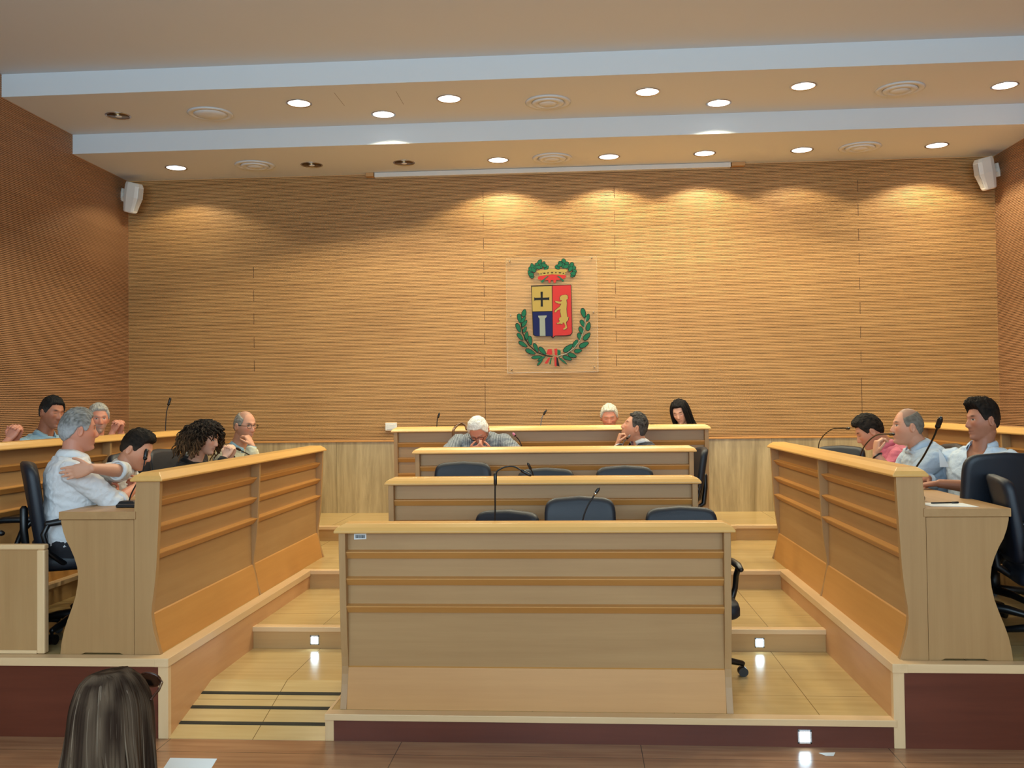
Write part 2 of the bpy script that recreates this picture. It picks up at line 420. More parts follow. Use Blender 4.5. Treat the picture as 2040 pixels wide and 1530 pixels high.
rows = [
 (ZC, [(-3.863, 9.60, 'on', 'lit downlight at the far left of the rear bulkhead, near the left speaker'),
       (-2.432, 9.64, 'off', 'unlit downlight on the rear bulkhead beside the leftmost rear vent'),
       (-1.467, 9.67, 'off', 'unlit downlight just above the left end of the screen casing'),
       (-.489, 9.68, 'on', 'lit downlight on rear bulkhead, left of the central rear vent'),
       (.645, 9.68, 'on', 'lit downlight on rear bulkhead, right of the central rear vent'),
       (1.608, 9.66, 'on', 'lit downlight just above the right end of the screen casing'),
       (2.569, 9.64, 'dim', 'dimmer downlight on the rear bulkhead beside the right rear vent'),
       (3.876, 9.62, 'on', 'lit downlight at the far right of the rear bulkhead')]),
 (ZF, [(-3.898, 8.42, 'off', 'unlit downlight at the far left of the front bulkhead'),
       (-2.147, 8.25, 'on', 'lit downlight on front bulkhead, right of the leftmost front vent'),
       (-1.468, 8.65, 'on', 'lit downlight set close to the rear bulkhead face, left of centre'),
       (-.801, 8.27, 'on', 'lit downlight on front bulkhead, next left of the central vent'),
       (.938, 8.27, 'on', 'lit downlight on front bulkhead, next right of the central vent'),
       (1.606, 8.65, 'on', 'lit downlight set close to the rear bulkhead face, right of centre'),
       (2.268, 8.26, 'on', 'lit downlight on front bulkhead, just left of the rightmost vent'),
       (4.016, 8.43, 'on', 'lit downlight at the far right of the front bulkhead')])]
for z, L in rows:
    for x, y, st, lb in L: downlight(x, y, z, st, lb, .36 if x < -3 else (.85 if z == ZC else 1.35))
for x, y, lb in ((-2.3, 6.2, 'added unseen downlight in the main ceiling above the left wing, brightens the benches'), (-.75, 6.2, 'added unseen downlight in the main ceiling left of centre, brightens the benches'),
                 (.85, 6.2, 'added unseen downlight in the main ceiling right of centre, brightens the benches'), (2.4, 6.2, 'added unseen downlight in the main ceiling above the right wing, brightens the benches')):
    downlight(x, y, ZT, 'on', lb, 1.05)  # unseen lamps, added because the wing benches came out too dark
def vent(x, y, z, label, n):
    t = thing('ceiling_vent', (x, y, z), label, 'vent', 'round ceiling vents')
    MB().lathe([(.15, .002), (.2, .0), (.205, -.006), (.19, -.014), (.155, -.012), (.15, -.002)], 40).build('outer_ring', M['plaster'], t, local=True, smooth=True)
    if n > 0: MB().lathe([(.09, .0), (.14, -.003), (.145, -.012), (.13, -.022), (.1, -.024), (.09, -.012)], 40).build('inner_ring', M['plaster'], t, local=True, smooth=True)
    MB().lathe([(.001, .001), (.085, .001), (.085, -.016), (.06, -.028), (.001, -.03)] if n > 0 else [(.001, .001), (.15, .001), (.15, -.012), (.1, -.026), (.001, -.03)], 40).build('centre_disc', M['plaster'], t, local=True, smooth=True)
vent(-3.018, 9.59, ZC, 'round white vent on the rear bulkhead near the left wall', 1)
vent(.066, 9.66, ZC, 'round white vent on the rear bulkhead above the crest', 1)
vent(3.125, 9.60, ZC, 'round white vent on the rear bulkhead near the right speaker', 1)
vent(-3.037, 8.45, ZF, 'plain white domed vent on the left of the front bulkhead', 0)
vent(.066, 8.45, ZF, 'round vent with grey rings in the middle of the front bulkhead', 1)
vent(3.131, 8.42, ZF, 'round vent on the right of the front bulkhead', 1)

ps = thing('projection_screen', (.04, 10.07, 4.2), 'rolled-up white projection screen casing below the ceiling over the crest', 'projector screen')
MB().box(-1.86, 1.93, 10.03, 10.112, 4.158, 4.211).build('casing', M['screen'], ps, bevel=.008)
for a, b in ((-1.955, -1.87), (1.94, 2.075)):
    MB().box(a, b, 10.04, 10.112, 4.172, 4.211).build('recess_shadow_block', M['wallwood_x'], ps)  # wood boxes stand in for the shadowed wall recess beside the casing

def speaker(x, y, z, az, label):
    t = thing('wall_speaker', (x, y, z), label, 'speaker', 'white corner loudspeakers')
    t.rotation_euler = (math.radians(16), 0, az)
    pr = [(-.10, .06), (-.11, 0), (-.07, -.09), (-.04, -.12), (.04, -.12), (.07, -.09), (.11, 0), (.10, .06)]
    mb = MB(); R = []
    for zz, s, dy in ((-.17, .62, .0), (-.155, .72, 0), (0, 1, -.01), (.12, .98, .0), (.155, .85, .01)):
        R.append([V((p[0]*s*.8, p[1]*s+dy, zz)) for p in pr])
    mb.rings(R).build('cabinet', M['white'], t, local=True, bevel=.008)
    MB().rings([[V((p[0]*s*.8, p[1]*s+dy, zz)) for p in [(-.034,-.123),(.034,-.123),(.034,-.117),(-.034,-.117)]] for zz, s, dy in ((-.14,.74,0),(0,1.03,-.01),(.11,1.01,0))]).build('grille', plain('speaker grille', rgb(190,186,178), .6), t, local=True)
    MB().box(-.02, .02, .05, .17, -.02, .02).box(-.035, .035, .15, .17, -.07, .07).build('bracket', M['white'], t, local=True, bevel=.004)
speaker(-4.48, 9.90, 3.985, math.radians(62), 'white loudspeaker in the upper left corner of the back wall')
speaker(4.47, 9.93, 3.995, math.radians(-62), 'white loudspeaker in the upper right corner of the back wall')

so = thing('wall_socket', (-1.713, YB-.02, 1.47), 'white socket box on the slatted wall left of the long top bench', 'socket')
MB().box(-1.775, -1.65, YB-.035, YB, 1.43, 1.515).build('housing', M['white'], so, bevel=.005)
MB().box(-1.755, -1.67, YB-.039, YB-.034, 1.445, 1.50).build('cover', M['screen'], so, bevel=.002)

def step_lamp(x, y, z, s, label):
    t = thing('step_light', (x, y, z), label, 'step light', 'square step lights')
    mb = MB()
    for a, b, c, d in ((-s, s, s*.72, s), (-s, s, -s, -s*.72), (-s, -s*.72, -s, s), (s*.72, s, -s, s)):
        mb.box(x+a, x+b, y-.006, y+.002, z+c, z+d)
    mb.build('frame', M['chrome'], t, bevel=.0015)
    MB().box(x-s*.7, x+s*.7, y-.004, y+.001, z-s*.7, z+s*.7).build('lens', M['steplamp'], t, bevel=.003)
step_lamp(1.392, Y0, .052, .034, 'glowing square step light in the dark front riser at lower right')
step_lamp(1.415, Y1, .19, .030, 'glowing square step light in the first aisle step, right of the front bench')
step_lamp(-1.416, Y1, .19, .030, 'glowing square step light in the aisle step, left of the front bench')

# ------------------------------------------------------------------ crest
def crest():
    gold = plain('crest gold', rgb(152,128,60), .5, spec=.25); red = plain('crest red', rgb(166,34,28), .5, spec=.25); blue = plain('crest blue', rgb(4,10,66), .5, spec=.2)
    green = plain('crest green', rgb(0,84,52), .5, spec=.25); blk = plain('crest black', rgb(8,6,5), .5, spec=.2); grey = plain('crest grey', rgb(122,126,112), .5)
    t = thing('wall_crest', (.03, YB-.03, 2.64), 'painted province crest with shield, crown and laurel on clear acrylic sheet', 'crest')
    def X(a): return -.454 + (980+a/5.4625-1008)*.005363
    def Z(b): return 3.262 - (490+b/5.4625-514)*.005358
    f0 = YB-.036
    MB().box(-.452, .515, YB-.034, YB-.026, 2.03, 3.262).build('acrylic_sheet', M['acrylic'], t)
    me_ = MB()
    for x0, x1, z0, z1 in ((-.453,.516,2.029,2.034),(-.453,.516,3.258,3.263),(-.453,-.449,2.034,3.258),(.512,.516,2.034,3.258)): me_.box(x0, x1, YB-.035, YB-.025, z0, z1)
    me_.build('sheet_edge', M['acrylic_edge'], t)
    for a, b in ((195,168),(1088,150),(198,757),(1097,742),(205,1352),(1100,1336)):
        mb = MB(); p = V((X(a), 0, Z(b)))
        mb.tube([V((p.x, YB-.004, p.z)), V((p.x, YB-.042, p.z))], .008, 12).build('standoff_screw', M['chrome'], t, smooth=True)
    def plate(name, poly, mat, lv=0, th=.002, parent=None):
        y1 = f0 - lv*.0012
        mb = MB().prism([(X(a), Z(b)) for a, b in poly], lambda p, q: V((p[0], q, p[1])), y1, y1-th)
        return mb.build(name, mat, t if parent is None else parent)
    # shield
    plate('shield_outline', [(426,440),(862,436),(868,960),(850,985),(800,996),(680,994),(655,1018),(632,994),(470,992),(440,975)], blk)
    plate('shield_quarter_gold', [(434,450),(650,448),(650,718),(438,720)], gold, 2)
    plate('shield_quarter_blue', [(440,728),(650,726),(652,990),(475,988),(448,970)], blue, 2)
    plate('shield_half_red', [(658,446),(856,442),(862,955),(845,978),(800,986),(678,986),(656,1004)], red, 2)
    plate('cross', [(528,508),(552,508),(550,572),(612,572),(622,566),(622,602),(612,596),(550,596),(552,668),(528,668),(530,596),(470,596),(458,603),(458,567),(470,572),(530,572)], blk, 4)
    plate('column', [(497,768),(592,766),(588,784),(572,800),(576,988),(514,988),(514,800),(502,786)], grey, 4)
    lion = [(735,575),(748,556),(765,550),(800,546),(822,556),(824,590),(806,600),(812,640),(806,700),(808,740),(815,790),(828,786),(822,820),(800,845),(806,880),(812,905),(795,920),(772,926),(768,912),(788,902),(792,880),(778,850),(766,845),(760,866),(735,858),(702,862),(700,850),(722,846),(732,830),(722,815),(728,795),(748,788),(744,760),(738,728),(742,700),(710,712),(690,735),(676,732),(684,712),(712,690),(736,672),(752,640),(722,640),(690,628),(684,612),(705,614),(740,620),(762,612),(752,604),(738,604)]
    plate('lion_outline', [(x+(x-760)*.02+ (3 if x > 760 else -3), y+(2 if y > 740 else -2)) for x, y in lion], blk, 4)
    plate('lion', lion, gold, 5)
    # crown
    plate('crown_rim', [(490,290),(505,276),(655,262),(810,272),(824,288),(800,300),(655,292),(512,304)], gold, 2)
    plate('crown_band', [(515,304),(655,293),(800,300),(792,330),(655,320),(520,334)], gold, 1)
    plate('crown_lining', [(520,336),(655,322),(800,332),(808,352),(790,366),(745,380),(700,384),(695,410),(682,416),(672,410),(668,384),(640,384),(638,408),(626,414),(616,408),(612,384),(560,382),(505,372),(498,352)], red, 1)
    mb = MB()
    for a, b, s in ((536,312,9),(572,306,16),(612,303,9),(655,301,14),(697,302,9),(740,305,16),(778,312,9)):
        mb.prism([(X(a-s), Z(b)), (X(a), Z(b-6)), (X(a+s), Z(b)), (X(a), Z(b+6))], lambda p, q: V((p[0], q, p[1])), f0-.003, f0-.006)
    mb.build('crown_gems', blk, t)
    for pl in ([(540,410),(532,396),(600,340),(622,334),(580,372),(556,406)], [(778,402),(784,390),(735,345),(705,338),(745,372),(765,400)]):
        plate('crown_ribbon', pl, green, 3)
    # leaves
    def leaf(a, b, ang, L, W, mb, ol):
        ca, sa = math.cos(ang), math.sin(ang); P = []; Q = []
        for k in range(12):
            q = k/12*2*math.pi; u = math.cos(q)*L/2; v = math.sin(q)*W/2*(1-.25*math.cos(q))
            P.append((X(a+u*ca-v*sa), Z(b+u*sa+v*ca))); u *= 1.14; v *= 1.3
            Q.append((X(a+u*ca-v*sa), Z(b+u*sa+v*ca)))
        k_ = len(mb.f)//14 * .00028; mb.prism(P, lambda p, q: V((p[0], q, p[1])), f0-.001, f0-.0024-k_); ol.prism(Q, lambda p, q: V((p[0], q, p[1])), f0, f0-.0022-k_)
    R_ = math.radians
    laur = [(345,735,-75,80,42),(296,792,80,98,40),(338,806,-55,76,30),(348,850,-50,84,34),(282,895,68,98,38),(352,915,-60,68,30),(300,992,52,88,36),(368,985,-80,92,36),(408,1035,82,96,38),(330,1075,32,100,36),(410,1158,25,108,40),(470,1115,66,100,34),(540,1150,48,100,40),(480,1218,-5,110,30),(530,1232,-30,90,22),(512,1275,-48,80,20)]
    oak = [(988,748,78,100,42),(1032,796,-70,78,38),(978,860,62,80,36),(1040,893,-75,88,40),(962,935,70,80,38),(1022,1002,-45,98,44),(942,1000,80,74,38),(990,1092,-25,104,46),(898,1075,-60,84,40),(925,1157,-8,80,38),(820,1125,-38,120,48),(862,1205,20,90,40),(808,1232,22,96,36),(760,1262,40,110,16)]
    mb = MB(); ol = MB()
    for a, b, g, L, W in laur: leaf(a, b, R_(g), L, W, mb, ol)
    mb.build('laurel_branch', green, t); ol.build('laurel_outline', blk, t)
    mb = MB(); ol = MB()
    for a, b, g, L, W in oak: leaf(a, b, R_(g), L, W, mb, ol)
    mb.build('oak_branch', green, t); ol.build('oak_outline', blk, t)
    mb = MB(); ol = MB()
    for sgn, c in ((-1, 655), (1, 655)):
        pts = [(60,245),(95,205),(130,180),(165,215),(120,230),(185,245),(215,225),(235,262),(200,268),(240,300),(225,335),(85,222),(150,240),(228,318)]
        for k, (u, b) in enumerate(pts): leaf(c+sgn*u, b, R_(sgn*(35+k*11)), 56, 36, mb, ol)
    mb.build('crown_foliage', green, t); ol.build('crown_foliage_outline', blk, t)
    def strip(name, pts, rw, mat, lv=1):
        mb = MB(); P = [V((X(a), f0-.002-lv*.001, Z(b))) for a, b in pts]; mb.tube(P, rw, 8).build(name, mat, t)
    strip('laurel_stem', [(310,840),(330,960),(390,1080),(480,1165),(570,1200),(650,1215)], .005, blk)
    strip('oak_stem', [(1015,800),(995,930),(950,1040),(880,1130),(800,1185),(700,1215)], .005, grey)
    plate('bow_ribbon_red', [(585,1180),(598,1135),(640,1130),(648,1190),(610,1195)], red, 3)
    plate('bow_ribbon_red', [(668,1130),(700,1128),(698,1200),(676,1200)], red, 3)
    plate('bow_ribbon_green', [(702,1140),(738,1148),(736,1195),(704,1200)], green, 3)
    plate('bow_ribbon_red', [(560,1285),(605,1225),(625,1225),(590,1290)], red, 3)
    plate('bow_ribbon_green', [(612,1295),(630,1225),(642,1225),(628,1298)], green, 3)
    plate('bow_ribbon_red', [(672,1320),(668,1215),(690,1215),(690,1325)], red, 3)
    plate('bow_ribbon_black', [(692,1312),(690,1218),(704,1230),(724,1325)], blk, 3)
crest()

# ------------------------------------------------------------------ council benches
FRONT = [(0,0),(.010,.03),(.022,.07),(.036,.12),(.045,.17),(.048,.21),(.045,.26),(.037,.31),(.028,.38),(.021,.46),(.015,.57),(.009,.7),(.003,.82),(0,.907)]
REAR = [(.545,0),(.538,.06),(.525,.12),(.505,.18),(.482,.24),(.462,.30),(.450,.36),(.446,.41),(.452,.46),(.468,.51),(.490,.56),(.512,.60),(.528,.645),(.538,.69),(.539,.706)]
def bench(o, U, Vv, L, label, ribs=(), group='council benches', gu='x', sticker=False):
    o = V(o); U = V(U); Vv = V(Vv)
    t = thing('council_bench', o + U*L/2 + Vv*.27, label, 'bench desk', group)
    def P(u, v, w_): return o + U*u + Vv*v + V((0, 0, w_))
    TH = .035
    for a, b in ((0, TH), (L-TH, L)):
        MB().prism(FRONT + [(.129,.907),(.141,.75),(.141,0)], lambda p, q: P(q, p[0], p[1]), a, b).build('upright_end', M['panel_z'], t, bevel=.002)
        MB().prism([(.1425,0),(.1425,.706)] + REAR[::-1] + [(.43,0),(.41,.009),(.22,.009),(.2,0)], lambda p, q: P(q, p[0], p[1]), a, b).build('side_panel', M['panel_z'], t, bevel=.002)
    edges = [TH] + [x for r in ribs for x in (r-.015, r+.015)] + [L-TH]
    for r in ribs:
        MB().prism(FRONT + [(.12,.907),(.12,0)], lambda p, q: P(q, p[0], p[1]), r-.015, r+.015).build('rib', M['panel_z'], t, bevel=.002)
    for k in range(0, len(edges), 2):
        a, b = edges[k], edges[k+1]
        MB().prism([(.060,.19),(.060,.905),(.124,.905),(.124,.19)], lambda p, q: P(q, p[0], p[1]), a, b).build('front_panel', M['panel_'+gu], t)
        MB().prism([(.008,0),(.051,.204),(.062,.210),(.062,0)], lambda p, q: P(q, p[0], p[1]), a, b).build('kick_board', M['kick_'+gu], t)
        for wt in (.806, .668, .526):
            MB().prism([(.060,wt+.006),(.018,wt+.001),(.018,wt-.004),(.047,wt-.038),(.060,wt-.038)], lambda p, q: P(q, p[0], p[1]), a, b).build('slat', M['kick_'+gu], t)
    # cap rail, hipped
    mb = MB()
    def rect(u0, u1, v0, v1, w_): return [P(u0, v0, w_), P(u1, v0, w_), P(u1, v1, w_), P(u0, v1, w_)]
    mb.rings([rect(-.02, L+.02, -.02, .152, .907), rect(-.022, L+.022, -.022, .154, .917), rect(-.008, L+.008, -.006, .138, .936), rect(.03, L-.03, .018, .112, .954)])
    mb.build('cap_rail', M['edge_'+gu], t, bevel=.003)
    MB().prism([(.13,.708),(.13,.75),(.548,.75),(.548,.708)], lambda p, q: P(q, p[0], p[1]), -.008, L+.008).build('desktop', M['panel_'+gu], t, bevel=.003)
    if sticker:
        s = MB().add([P(.068,.0585,.895),P(.133,.0585,.897),P(.133,.0585,.868),P(.068,.0585,.865),P(.068,.0600,.895),P(.133,.0600,.897),P(.133,.0600,.868),P(.068,.0600,.865)],[(0,1,2,3),(4,7,6,5),(0,4,5,1),(1,5,6,2),(2,6,7,3),(3,7,4,0)]).build('inventory_label', M['paper'], t)
        mb = MB(); u = .076; random.seed(3)
        while u < .124:
            w2 = random.choice((.0008, .0016, .0024)); mb.box(P(u,0,0).x, P(u+w2,0,0).x, P(0,.0575,0).y, P(0,.0583,0).y, P(0,0,.872).z, P(0,0,.889).z); u += w2+random.choice((.0009, .0018))
        mb.build('barcode', M['ink'], s)
    return t
X_, Y_ = (1,0,0), (0,1,0)
bench((-.942, 4.847, A_), X_, Y_, 2.004, 'nearest centre bench with barcode label at its upper left corner', gu='x', sticker=True)
bench((-.942, 6.13, B_), X_, Y_, 2.00, 'centre bench in the second row, directly behind the nearest one')
bench((-.985, 7.40, C_), X_, Y_, 2.17, 'centre bench in the third row, where the striped-shirt man bows his head')
bench((-1.395, 8.62, D_), X_, Y_, 2.86, 'longest centre bench, topmost row in front of the back wall')
bench((-1.892, 4.847, C_), Y_, (-1,0,0), 3.2, 'left wing bench beside the aisle, curved end facing the camera', ribs=(1.575,), gu='y', group='wing benches')
bench((1.875, 4.847, C_), Y_, (1,0,0), 3.12, 'right wing bench beside the aisle, with paper sheet on its desk', ribs=(1.56,), gu='y', group='wing benches')
bench((-3.225, 5.32, D_), Y_, (-1,0,0), 3.45, 'rear left wing bench near the left wall, raised one step', ribs=(1.63,), gu='y', group='rear wing benches')
bench((3.27, 5.32, D_), Y_, (1,0,0), 3.2, 'rear right wing bench near the right wall, raised one step', ribs=(1.6,), gu='y', group='rear wing benches')

lp = thing('low_parapet', (-3.57, 4.86, C_), 'low framed wooden parapet at the front left edge of the wing platform', 'parapet')
MB().box(-XL+.01, -2.56, 4.845, 4.87, C_+.02, C_+.55).build('infill_panel', M['panel_z'], lp)
MB().box(-XL+.01, -2.515, 4.835, 4.88, C_+.55, C_+.578).build('top_rail', M['nose_x'], lp, bevel=.008)
MB().box(-2.56, -2.515, 4.835, 4.88, C_+.004, C_+.55).build('end_post', M['nose_z'], lp, bevel=.008)
MB().box(-XL+.01, -2.56, 4.838, 4.877, C_+.004, C_+.022).build('bottom_rail', M['nose_x'], lp, bevel=.002)

# ------------------------------------------------------------------ office chairs
def make_chair():
    t = thing('office_chair', (0,0,0), '', 'chair', 'navy leather office chairs')
    # backrest: rounded slightly curved pad
    def pad(y0w, z0, z1, x, th, topr, name, mat, seat=False):
        nz, ny = 10, 10; F = []; 
        def outline(k):  # superellipse in (y,z)
            q = k/36*2*math.pi; c, s = math.cos(q), math.sin(q); e = .22
            return (math.copysign(abs(c)**e, c), math.copysign(abs(s)**e, s))
        R = []
        for off, sc in ((-.5,.86),(-.46,.95),(-.3,1),(.1,1),(.38,.97),(.5,.88)):
            ring = []
            for k in range(36):
                a, b = outline(k); a *= sc; b *= sc
                if not seat:
                    zz = (z0+z1)/2 + b*(z1-z0)/2 + (.020*(1-a*a) if b > 0 else 0)
                    wdt = y0w*(1 + .06*math.sin((zz-z0)/(z1-z0)*2.6))
                    xx = x + off*th - .035*(1-a*a)*1.0 + .02 - (zz-z0)*.14
                    ring.append(V((xx, a*wdt, zz)))
                else:
                    ring.append(V((x + b*.24, a*y0w, z1 + (off-.5)*th - .015*(b*b) + .012*a*a)))
            R.append(ring)
        mb = MB(); mb.rings(R)
        return mb.build(name, mat, t, local=True, smooth=True)
    pad(.205, .50, .965, -.225, .06, 0, 'backrest', M['leather'])
    pad(.24, 0, .48, .0, .09, 0, 'seat', M['leather'], seat=True)
    MB().tube([(-.02,0,.41),(-.22,0,.40),(-.30,0,.46),(-.315,0,.6),(-.315,0,.72)], .022, 8).build('back_spine', M['blackplastic'], t, local=True, smooth=True)
    MB().box(-.11,.11,-.07,.07,.385,.43).build('seat_mechanism', M['blackplastic'], t, local=True, bevel=.01)
    for s in (-1, 1):
        y = s*.262
        ar = MB().tube([(-.20,y,.655),(-.1,y,.668),(.05,y,.668),(.12,y,.655)], [.016,.021,.021,.016], 8).build('armrest', M['blackplastic'], t, local=True, smooth=True)
        MB().tube([(-.19,y,.655),(-.215,y,.60),(-.19,y,.5),(-.12,s*.24,.44),(-.05,s*.18,.415)], .015, 8).tube([(.06,y,.66),(.0,y,.60),(-.03,y,.52),(-.02,s*.24,.45),(0,s*.18,.415)], .017, 8).build('arm_bracket', M['blackplastic'], ar, local=True, smooth=True)
    MB().lathe([(.035,.1),(.035,.22),(.022,.225),(.022,.39)], 16).build('gas_column', M['blackplastic'], t, local=True, smooth=True)
    for k in range(5):
        a = k*2*math.pi/5 + .3; c, s = math.cos(a), math.sin(a)
        lg = MB().tube([(0,0,.115),(c*.15,s*.15,.105),(c*.29,s*.29,.075)], [.032,.024,.016], 8).build('leg', M['blackplastic'], t, local=True, smooth=True)
        mb = MB(); p = V((c*.29, s*.29, .028)); pe = V((-s, c, 0))
        for q in (-1, 1): mb.tube([p+pe*q*.006, p+pe*q*.024], .0275, 14, ends=False)
        mb.tube([p+V((0,0,.005)), p+V((0,0,.05))], .009, 8)
        mb.build('castor', M['blackplastic'], lg, local=True, smooth=False)
    return t
proto = make_chair()
chairs = [
 (.315, 5.50, A_, -88, .015, 'navy chair behind the nearest centre bench, in the middle, backrest fully showing'),
 (.93, 5.50, A_, -86, -.05, 'navy chair behind the nearest centre bench, at its right end'),
 (-.24, 5.54, A_, -112, -.07, 'navy chair behind the nearest centre bench, leftmost, turned sideways'),
 (-.57, 6.84, B_, -90, .0, 'navy chair behind the second-row bench, leftmost'),
 (.64, 6.84, B_, -90, -.025, 'navy chair behind the second-row bench, rightmost'),
 (.03, 6.86, B_, -95, -.04, 'navy chair behind the second-row bench, middle, only its top edge showing'),
 (1.06, 8.20, C_, 184, -.08, 'black chair in side view, sticking out right of the third-row bench'),
 (-2.56, 5.33, C_, 30, .0, 'black chair under the man in white with crossed arms'),
 (-2.98, 5.20, C_, 8, -.05, 'black chair at the left edge of the photo behind the low parapet'),
 (-2.66, 5.92, C_, 0, -.02, 'black chair under the young man reaching out his arm'),
 (-2.66, 6.56, C_, -12, -.01, 'empty black chair between the young man and the curly-haired woman'),
 (-2.66, 7.16, C_, -8, -.01, 'black chair behind the curly-haired woman'),
 (-2.66, 7.80, C_, 0, -.03, 'black chair of the man in glasses and cream cardigan'),
 (2.56, 5.60, C_, 97, .0, 'dark navy chair with broad back turned to camera at right wing bench end'),
 (2.76, 5.06, C_, -12, -.09, 'dark chair turned sideways at the right edge of the photo'),
 (2.86, 6.10, C_, 200, -.04, 'black chair under the man with the dark quiff'),
 (2.74, 6.56, C_, 180, -.02, 'black chair under the balding man in pale blue shirt'),
 (2.74, 7.16, C_, 180, -.02, 'black chair under the man in pink'),
 (2.42, 8.24, C_, 235, -.09, 'empty black chair at far end of right wing bench'),
]
for i, (x, y, z, az, dz, lb) in enumerate(chairs):
    c = proto if i == 0 else copy_tree(proto)
    c.location = (x, y, z); c.rotation_euler = (0, 0, math.radians(az)); c['label'] = lb
    if dz: c.scale = (1, 1, 1+dz)

# ------------------------------------------------------------------ microphones and small things
def bez(pts, n=14):
    """Catmull-Rom through points"""
    P = [V(p) for p in pts]; P = [P[0]*2-P[1]] + P + [P[-1]*2-P[-2]]; out = []
    for i in range(1, len(P)-2):
        for k in range(n):
            t = k/n
            out.append(.5*((2*P[i]) + (-P[i-1]+P[i+1])*t + (2*P[i-1]-5*P[i]+4*P[i+1]-P[i+2])*t*t + (-P[i-1]+3*P[i]-3*P[i+1]+P[i+2])*t**3))
    out.append(P[-2]); return out
def mic(pts, label, head=.055, hr=.0095, mat='blackmetal', base=True, sr=.0042, collar=None, ring=None, headmat=None):
    pts = [V(p) for p in pts]
    t = thing('gooseneck_microphone', pts[0], label, 'microphone', 'gooseneck microphones')
    if base:
        b = pts[0]
        MB().rings([[b+V((x*s, y*s, z)) for x, y in ((-.05,-.035),(.05,-.035),(.055,.04),(-.055,.04))] for z, s in ((0, 1), (.012, 1), (.028, .8))]).build('base', M['blackplastic'], t, bevel=.004)
    c = bez(pts, 8); 
    MB().tube(c, sr, 8).build('stem', M[mat], t, smooth=True)
    d = (c[-1]-c[-3]).normalized(); e = c[-1]
    MB().tube([e-d*.01, e+d*head*.25, e+d*head*.8, e+d*head], [.006, hr, hr, hr*.7], 12).build('microphone_head', M[headmat or 'blackplastic'], t, smooth=True)
    MB().tube([e-d*.004, e+d*.004], hr*1.02, 12).build('ring', M[ring or 'chrome' if ring else 'blackmetal'], t, smooth=True)
    if collar:
        q = V(collar); MB().tube([q-V((0,0,.03)), q+V((0,0,.025))], .0095, 12).build('collar', M['blackplastic'], t, smooth=True)
TA, TB, TC, TD = A_+.75, B_+.75, C_+.75, D_+.75
mic([(-.163,5.22,TA),(-.160,5.22,1.1),(-.154,5.21,1.30),(-.125,5.21,1.345),(-.06,5.21,1.358),(-.005,5.21,1.332)], 'long black gooseneck microphone arching right above the nearest bench', collar=(-.156,5.21,1.29), head=.05)
mic([(.312,5.22,TA),(.318,5.22,1.04),(.345,5.22,1.13),(.392,5.22,1.205)], 'short leaning microphone in front of the middle navy chair', head=.035, ring='chrome')
mic([(-.005,6.50,TB),(-.008,6.50,1.12),(-.012,6.49,1.215),(-.03,6.48,1.262)], 'small dark microphone on the second-row bench touching the long one', head=.038)
mic([(-.135,7.72,TC),(-.145,7.72,1.28),(-.175,7.72,1.39),(-.215,7.70,1.445)], 'microphone with pink ring beside the striped-shirt man', head=.025, headmat='pink_head')
mic([(.63,7.74,TC),(.634,7.74,1.28),(.66,7.74,1.37),(.695,7.72,1.415)], 'grey microphone in front of the man in the dark suit', head=.03, mat='greymetal', headmat='greymetal')
mic([(-1.045,8.95,TD),(-1.045,8.95,1.45),(-1.04,8.95,1.55),(-1.03,8.95,1.585)], 'small dark microphone at the left end of the topmost bench', head=.04)
mic([(-.06,8.95,TD),(-.06,8.95,1.45),(-.045,8.95,1.56),(-.022,8.95,1.605)], 'thin grey microphone on the topmost bench below the crest', head=.04, mat='greymetal')
mic([(.9,8.98,TD),(.92,8.98,1.44),(.97,8.98,1.492),(1.03,8.98,1.488)], 'low dark microphone on the topmost bench beside the dark-haired woman', head=.04)
mic([(-3.45,8.40,TD),(-3.452,8.40,1.5),(-3.445,8.41,1.66),(-3.43,8.42,1.735)], 'tall upright black microphone on the rear left wing bench', head=.06, hr=.012)
mic([(-2.2,5.13,TC),(-2.20,5.16,1.22),(-2.18,5.25,1.33),(-2.175,5.28,1.415)], 'black microphone beside the young man at the left wing bench', head=.05, hr=.012)
mic([(-2.15,7.10,TC),(-2.15,7.06,1.26),(-2.15,6.97,1.33),(-2.17,6.78,1.39)], 'black microphone pointing up at the man with cream cardigan', head=.05)
mic([(2.15,7.50,TC),(2.15,7.50,1.29),(2.13,7.35,1.40),(2.14,7.05,1.49),(2.15,6.70,1.505)], 'black microphone arching over the far end of the right wing bench', head=.055)
mic([(2.15,6.44,TC),(2.15,6.42,1.29),(2.14,6.27,1.40),(2.14,6.02,1.48),(2.15,5.78,1.495)], 'black microphone arching towards the balding man in pale blue', head=.055)
mic([(2.15,5.42,TC),(2.15,5.40,1.29),(2.145,5.22,1.40),(2.145,5.08,1.50),(2.15,5.03,1.56)], 'big black microphone beside the man with the dark quiff', head=.055, hr=.014, sr=.0052)
mic([(3.47,7.05,TD),(3.50,7.0,1.36),(3.60,6.95,1.46),(3.68,6.9,1.56)], 'black microphone on the rear right wing bench at photo edge', head=.05)

# walking cane hooked over the topmost bench rail
cn = bez([(-.705,8.50,1.478),(-.72,8.53,1.512),(-.755,8.54,1.530),(-.79,8.50,1.515),(-.815,8.44,1.475),(-.815,8.42,1.42),(-.79,8.42,1.33),(-.765,8.42,1.2)], 8)
cn = [p+V((0,-.0,0)) for p in cn]
ct = thing('walking_cane', (-.79, 8.45, 1.2), 'brown wooden walking cane with curved handle left of striped-shirt man', 'cane')
MB().tube(cn, .0115, 10).build('shaft', M['cane'], ct, smooth=True)
MB().tube([cn[-1], cn[-1]+V((.02,0,-.28))], .010, 8).build('lower_shaft', M['cane'], ct, smooth=True)

